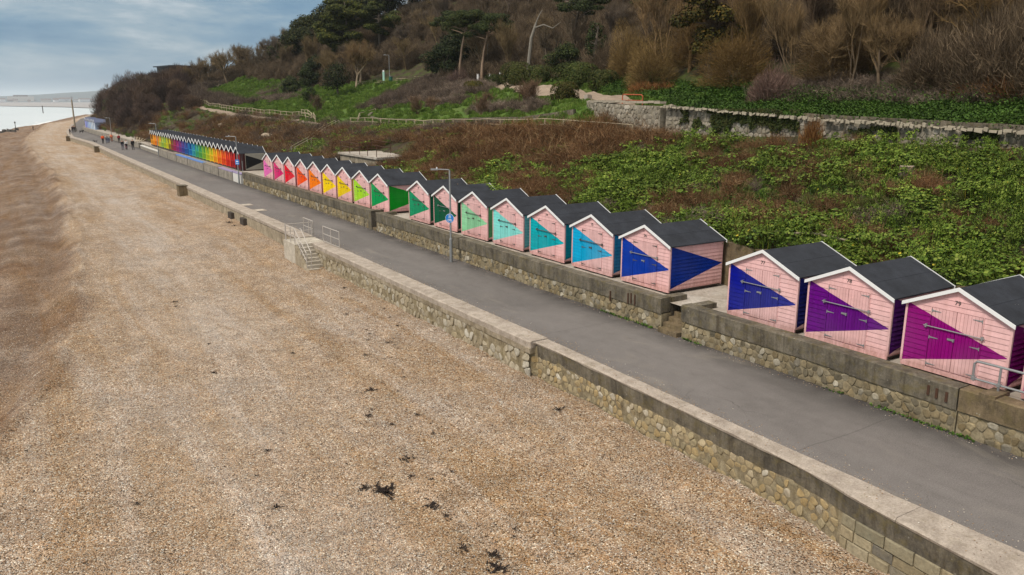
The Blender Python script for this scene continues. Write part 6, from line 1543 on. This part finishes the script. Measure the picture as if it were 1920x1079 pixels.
place_tree(T_bare[0], 'slim_white_tree', 'bare tree with a thick grey trunk right of the slim white one', 'tree', 57.0, 139.0, 1.35, 3.0, (1.25,1.0,.7), tcolor=(1.7,1.6,1.5))
# leafy evergreens
def evergreen(seed, blobs, n_per, size, trunk_h=1.2, tr=.16):
    r_ = np.random.default_rng(seed); parts = [ball_leaves(r_, c, rad, int(n_per*rad[0]*rad[2]), size) for c, rad in blobs]
    segs = [(np.array([0,0,-.3]), np.array([0,0,trunk_h]), tr, tr*.8)]
    for c, rad in blobs[:6]: segs.append((np.array([0,0,trunk_h]), np.array(c)*1.0, tr*.55, tr*.2))
    return arr_mesh('trunk', tubes(segs, 6), m_trunk), arr_mesh('crown', join(parts), m_ever)
def rblobs(seed, n_, rx, rz, z0, br): 
    r_ = np.random.default_rng(seed); out = []
    for _ in range(n_):
        a = r_.uniform(0,6.28); q = r_.uniform(0,1)**.5; zq = r_.uniform(0,1); w_ = math.sqrt(max(.05, 1-(2*zq-.9)**2*.8)); b_ = br*r_.uniform(.7,1.3)
        out.append(((math.cos(a)*q*rx*w_, math.sin(a)*q*rx*w_, z0+zq*rz), (b_, b_, b_*.75)))
    return out
E_round = evergreen(90, rblobs(90, 22, 1.7, 2.6, 1.3, .85), 260, .17)
E_dark = evergreen(91, rblobs(91, 34, 2.9, 4.2, 1.2, 1.25), 200, .26, 2)
E_crown = evergreen(92, rblobs(92, 44, 3.6, 4.0, 2.2, 1.3), 190, .28, 3, .25)
place_tree(E_round, 'holm_oak', 'small round dark evergreen standing alone on the lawn', 'tree', 51.0, 134.5, 1.30, 0, (.75,.75,.75))
place_tree(E_round, 'windswept_shrub', 'dark windswept bush leaning at the left of the lawn', 'shrub', 45.6, 133.0, .72, 1, (.8,.8,.75))
place_tree(T_small[0], 'windswept_tree', 'windswept bare tree with a leaning trunk on the edge of the lawn', 'tree', 42.0, 119.5, 1.0, 2, (.9,.75,.7), tcolor=(.9,.8,.7))
place_tree(E_dark, 'evergreen_bush', 'grey green rounded evergreen mass left of the lawn', 'bush', 50.5, 158.0, .62, 0, (1.25,1.2,1.3))
place_tree(E_dark, 'evergreen_bush', 'dark evergreen clump above the left lawn, higher up the slope', 'bush', 53.2, 156.0, .70, 2, (1.0,.95,.9))
place_tree(E_dark, 'evergreen_bush', 'upper dark evergreen clump below the cedar', 'bush', 56.5, 160.0, .80, 4, (.8,.8,.8))
place_tree(E_dark, 'evergreen_bush', 'dark broad evergreen behind the leaning pines', 'bush', 66.0, 118.5, 1.05, 1, (.6,.65,.65))
place_tree(E_dark, 'evergreen_bush', 'dark evergreen left of the leaning pine trunks', 'bush', 62.8, 118.0, .95, 3, (.6,.65,.65))
place_tree(E_dark, 'evergreen_bush', 'olive green evergreen behind the row of clipped hedges', 'bush', 62.0, 84.0, .7, 3, (1.0,1.0,.8))
place_tree(E_dark, 'evergreen_bush', 'blue green evergreen bush on the headland skyline', 'bush', 29.5, 252.0, .8, 2, (1.5,1.5,1.2))
for i, (x, y, s, l) in enumerate([(62.5,186,1.15,'dark rounded evergreen crown on the skyline, lowest of the hilltop group'),(66.5,190,1.35,'dark rounded evergreen crown second from the left on the hilltop'),(71,186,1.4,'broad dark evergreen crown at the hilltop, middle'),(75.5,182,1.45,'dark evergreen crown at the top of the hill beside the picture edge'),
     (80,176,1.45,'dense evergreen crown behind the cedar top'),(60.5,196,.8,'small dark evergreen at the left foot of the skyline group'),(84,170,1.4,'dark evergreen on the upper slope right of the cedar'),(90,150,1.2,'dark evergreen high on the wooded slope above the pines')]):
    place_tree(E_crown, 'hilltop_evergreen', l, 'tree', x, y, s, i*.9, (.95,.85,.75))
# the big layered cypress
def layered(seed, h, rmax, pads, lean=0.0, flat=.22, size=.24, n_=210, z0=.25, trunks=((0,0),)):
    r_ = np.random.default_rng(seed); parts = []; segs = []
    for tx, ty in trunks: segs.append((np.array([tx,ty,-.4]), np.array([tx*1.6+lean*h*.5,ty*1.6,h*.5]), .32, .22)); segs.append((np.array([tx*1.6+lean*h*.5,ty*1.6,h*.5]), np.array([tx+lean*h,ty,h*.95]), .22, .07))
    for i in range(pads):
        q = z0+(1-z0)*(i+.5)/pads; a = r_.uniform(0,6.28); env = rmax*math.sin(math.pi*min(1,(1.06-q)/(1.06-z0)*.85+.06))**.7; d_ = env*r_.uniform(.25,.85)
        c = np.array([lean*h*q+math.cos(a)*d_, math.sin(a)*d_, h*q]); w_ = env*r_.uniform(.28,.50)
        parts.append(ball_leaves(r_, c, (w_, w_, w_*flat*2.0), int(n_*w_*w_)+60, size, 2.0)); segs.append((np.array([lean*h*q*.9,0,h*q*.92]), c, .09, .03))
    return arr_mesh('trunk', tubes(segs, 6), m_trunk), arr_mesh('crown', join(parts), m_ever)
place_tree(layered(95, 12.5, 6.2, 46, 0, .2, .30, 260, .22, ((0,-1.2),(0,1.4))), 'monterey_cypress', 'large layered dark green cypress rising over the head of the lawn', 'tree', 62.5, 160.0, 1.02, 0, (1.5,1.3,.75))
place_tree(layered(96, 9.5, 4.6, 24, 0, .2, .28, 260, .35), 'monterey_cypress', 'right hand spreading lobe of dark cypress joined to the large one', 'tree', 68.5, 156.0, .98, 1, (1.35,1.2,.7))
fir = layered(97, 7.6, 2.6, 34, 0, .28, .20, 300, .10)
place_tree(fir, 'cypress_tree', 'tall conifer half rusty brown between the golden bushes', 'tree', 51.8, 49.6, 1.22, 0, (1.7,1.05,.6))
place_tree(fir, 'cypress_tree', 'dark green flank of the rusty conifer, to its right', 'tree', 53.6, 47.4, 1.1, 2, (.95,1.0,.85))
# umbrella pines with bare leaning trunks
def pine(seed, h, lx_, ly_, pads, rmax):
    r_ = np.random.default_rng(seed); P = [np.array([lx_*q*q*h, ly_*q*q*h, h*q-.3*(q==0)]) for q in (0,.25,.5,.75,1)]; segs = [(P[i], P[i+1], .24-.035*i, .24-.035*(i+1)) for i in range(4)]; parts = []
    for i in range(pads):
        a = r_.uniform(0,6.28); d_ = rmax*r_.uniform(.15,.95); zq = r_.uniform(.74,1.06); b0 = P[3]*(1-(zq-.74)/.32)+P[4]*((zq-.74)/.32); c = b0+np.array([math.cos(a)*d_, math.sin(a)*d_, .5-.06*d_]); w_ = rmax*r_.uniform(.24,.40)
        parts.append(ball_leaves(r_, c, (w_,w_,w_*.34), int(330*w_*w_)+60, .17, 1.6)); segs.append((b0-np.array([0,0,.6]), c, .07, .025))
    return arr_mesh('trunk', tubes(segs, 6), m_trunk), arr_mesh('crown', join(parts), m_ever)
GT = (1.7,1.5,1.35)
place_tree(pine(101, 9.5, .12, -.13, 22, 4.2), 'leaning_pine', 'left hand leaning pine with a long bare grey trunk', 'tree', 62.1, 111.6, 1.0, 0, (1.0,1.0,.75), tcolor=GT)
place_tree(pine(102, 8.6, .10, -.20, 20, 4.0), 'leaning_pine', 'right hand leaning pine behind the white posts', 'tree', 63.2, 106.8, 1.0, 0, (.95,1.0,.75), tcolor=GT)
place_tree(pine(103, 8.2, .16, -.10, 14, 3.6), 'leaning_pine', 'shorter dark pine left of the pair, trunk mostly hidden', 'tree', 67.0, 124.0, 1.05, 0, (.8,.85,.7), tcolor=GT)
place_tree(pine(104, 9.0, .10, -.05, 16, 3.8), 'umbrella_pine', 'dark umbrella pine in the wood right of the dead trunk', 'tree', 66.0, 88.0, 1.0, 0, (.8,.85,.7))
place_tree(pine(105, 9.5, .05, -.05, 18, 4.4), 'umbrella_pine', 'high dark pine crown at the top of the picture above the clipped hedges', 'tree', 68.0, 74.0, 1.12, 1, (.75,.8,.68))
place_tree(pine(106, 7.0, .05, -.05, 12, 3.0), 'umbrella_pine', 'small dark pine low in the wood above the golden bushes', 'tree', 60.0, 66.0, 1.0, 2, (.75,.85,.68))
place_tree(layered(107, 5.6, 1.7, 14, .12, .5, .18, 300, .3), 'leaning_cypress', 'slender leaning dark cypress behind the clipped hedges', 'tree', 54.8, 69.5, 1.0, 0, (1.1,1.15,.9))
t = thing('dead_trunk', 'bare dead tree trunk with two stub branches above the hedges', 'tree', (63.8, 95.3, landn(63.8, 95.3)-.3))
MB().tube([(0,0,0),(.15,-.1,3),(.35,-.35,6),(.85,-.75,7.9)], [.30,.26,.22,.17], 8).build('trunk', mat_simple('dead_wood', (0.20,0.18,0.15), .9, .25, 3), t)
dw = bpy.data.materials['dead_wood']
MB().tube([(.8,-.7,7.8),(1.1,-1.1,8.9),(1.5,-1.3,9.7)], [.12,.08,.03], 6).build('branch', dw, t)
MB().tube([(.6,-.6,7.3),(1.4,-1.8,7.7),(2.2,-2.8,7.2),(3.0,-3.6,8.0)], [.12,.10,.07,.03], 6).build('branch', dw, t)
# clipped hedges
def clipped(name, label, x, y, rx, ry, rz, seed, color, z0=.0):
    r_ = np.random.default_rng(seed); n_ = int(1500*rx*rz+600); u = r_.normal(size=(n_,3)); u /= np.linalg.norm(u, axis=1)[:, None]; sq = np.sign(u)*np.abs(u)**.72
    P = sq*np.array([rx,ry,rz])*r_.uniform(.86,1.0,(n_,1))+np.array([0,0,rz*.92+z0]); V = leafs(P, u+r_.normal(size=(n_,3))*.5, .13*r_.uniform(.6,1.2,n_))
    core = ball_leaves(r_, (0,0,rz*.9+z0), (rx*.8,ry*.8,rz*.8), n_//2, .25)
    t = thing(name, label, 'hedge', (x, y, landn(x, y)-.05)); link('foliage', arr_mesh('foliage', join([V, core]), m_hedge), t, color=color)
    MB().tube([(0,0,-.2),(0,0,rz*.6)], .10, 6).build('stem', m_trunk, t); return t
clipped('clipped_bush', 'round clipped brown green bush alone on the edge of the pale path', 42.9, 58.2, 1.15, 1.3, 1.05, 111, (1.15,.90,.8))
clipped('clipped_bush', 'tall clipped evergreen hedge block at the left of the hedge row', 57.5, 88.5, 1.7, 2.6, 1.7, 112, (1.0,1.0,.9))
clipped('clipped_bush', 'rounded clipped hedge in front of the tall block', 57.0, 82.5, 1.5, 1.9, 1.35, 113, (.95,1.0,.9))
clipped('clipped_bush', 'dark low clipped hedge left of the tall block, near the white posts', 60.4, 98.5, 1.4, 1.8, .9, 114, (.7,.75,.7))
clipped('clipped_bush', 'clipped hedge behind the round bush, dark green topped', 51.8, 67.5, 1.6, 2.0, 1.35, 115, (.95,1.05,.85))
clipped('clipped_bush', 'low dark clipped hedge right of the others by the brown wood', 50.5, 62.3, 1.3, 1.6, 1.1, 116, (.85,.9,.8))
clipped('clipped_bush', 'small olive bush on the mound below the white posts', 53.5, 92.5, 1.2, 1.4, .9, 117, (1.3,1.05,.6))
clipped('clipped_bush', 'long low evergreen hedge top rising behind the clipped bushes', 55.6, 73.5, 1.8, 3.0, 1.25, 118, (.9,1.0,.9))
# ivy on the garden wall
def ivy(label, y0, y1, z0, z1, n_, x=35.94, color=(.55,.6,.55), drip=.5):
    r_ = np.random.default_rng(int(y0*7)); y = r_.uniform(y0, y1, n_); edge = np.array([z0+(z1-z0)*(.35+.3*fbm(q, 1, 1.2)+r_.uniform(0,.25)) for q in y])
    z = z1-(z1-edge)*r_.uniform(0,1,n_)**.8; ok = np.array([fbm(a, b_*1.3, .9, 3) > -.25 for a, b_ in zip(y, z)]); y, z = y[ok], z[ok]
    P = np.stack([x-r_.uniform(.02,.16,len(y)), y, z], 1); V = leafs(P, np.array([-1,0,.4])+r_.normal(size=P.shape)*.4, .15*r_.uniform(.6,1.2,len(y)))
    g = link('ivy', arr_mesh('ivy', V, m_hedge), color=color); return tag(g, label, 'ivy', kind='thing')
ivy('wide dark ivy curtain hanging over the garden wall near the bastion', 27.8, 35.6, 6.1, 8.0, 5200)
ivy('narrow sprigs of ivy climbing the middle of the garden wall', 22.4, 25.0, 6.2, 7.25, 1100)
ivy('dark ivy clump on the garden wall near the right edge', 17.8, 19.3, 6.2, 7.28, 1600)
ivy('thin ivy strands on the pale part of the wall beside the bastion', 36.0, 37.2, 6.4, 8.0, 500)
# bank details
t = thing('tree_stump', 'sawn tree stump with a pale cut top on the green bank', 'stump', (32.4, 19.6, landn(32.4, 19.6)-.1)); MB().tube([(0,0,-.2),(0,0,.62)], [.34,.30], 10).build('bark', m_trunk, t); MB().tube([(0,0,.60),(0,0,.64)], [.285,.28], 10).build('cut_top', mat_simple('fresh_cut_wood', (0.55,0.45,0.34), .8, .2, 8), t)
t = thing('fallen_branch', 'grey fallen branch lying in the leaves behind hut 77', 'branch', (26.2, 19.0, landn(26.2,19.0)+.25)); MB().tube([(0,1.2,.1),(.1,.2,.2),(.2,-.9,.12),(.1,-1.7,.3)], [.05,.05,.035,.02], 6).build('limb', m_timber, t); MB().tube([(.1,.2,.2),(.5,-.2,.5)], [.03,.01], 5).build('twig', m_timber, t)
t = thing('fallen_branch', 'reddish fallen log on the bare soil above hut 76', 'branch', (26.0, 20.9, landn(26,20.9)+.2), .5); MB().tube([(0,1.0,.0),(.1,0,.15),(.3,-1.0,.05)], [.12,.10,.06], 7).build('limb', m_bark, t)
for i, (x, y, s, l) in enumerate([(31.0,108,.9,'pale outcrop stone in the scrub above the rainbow huts, upper'),(29.8,104,.7,'pale boulder in the scrub behind the rainbow huts, lower'),(32.5,137,1.0,'grey boulder on the bare patch far left of the bank'),(27.0,93,.8,'tawny rock beside the near end of the rainbow huts'),(33,117,.6,'small pale rock at the top of the scrub bank'),(29.0,90,.5,'small grey rock behind the first rainbow hut')]):
    r_ = np.random.default_rng(200+i); m = MB(); V = []
    for a in range(7):
        for zz_, q in ((-.3,1.0),(.25,.95),(.5,.5)): V.append((math.cos(a*.9)*s*q*r_.uniform(.8,1.2), 1.3*math.sin(a*.9)*s*q*r_.uniform(.8,1.2), zz_*s*r_.uniform(.8,1.2)))
    m.add(V, [tuple(3*a+2 for a in range(7))]+[f for a in range(7) for f in ((3*a,3*((a+1)%7),3*((a+1)%7)+1,3*a+1),(3*a+1,3*((a+1)%7)+1,3*((a+1)%7)+2,3*a+2))])
    g = m.build('rock', mat_simple('pale_rock', (0.36,0.29,0.21), .9, .3, 2), loc=(x, y, landn(x, y)+.35*s)); bmesh_fix(g.data); tag(g, l, 'rock', 'rocks in the scrub bank')
# moss tufts along the foot of the terrace wall
mb = MB(); mo = []
for (a, b_, n_) in ((9.5,12.6,150),(19.2,20.2,50),(21.8,25.0,170),(13.5,14.2,20)):
    y = rg.uniform(a, b_, n_); x = np.array([ip(q, RT) for q in y])-rg.uniform(.0,.12,n_); P = np.stack([x, y, rg.uniform(.01,.08,n_)], 1); mo.append(leafs(P, rg.normal(size=P.shape)*.4+np.array([-.4,0,1]), .09*rg.uniform(.5,1.2,n_)))
g = link('wall_foot_weeds', arr_mesh('wall_foot_weeds', join(mo), m_cover)); tag(g, 'small green weeds along the foot of the terrace wall', 'weeds', kind='stuff')
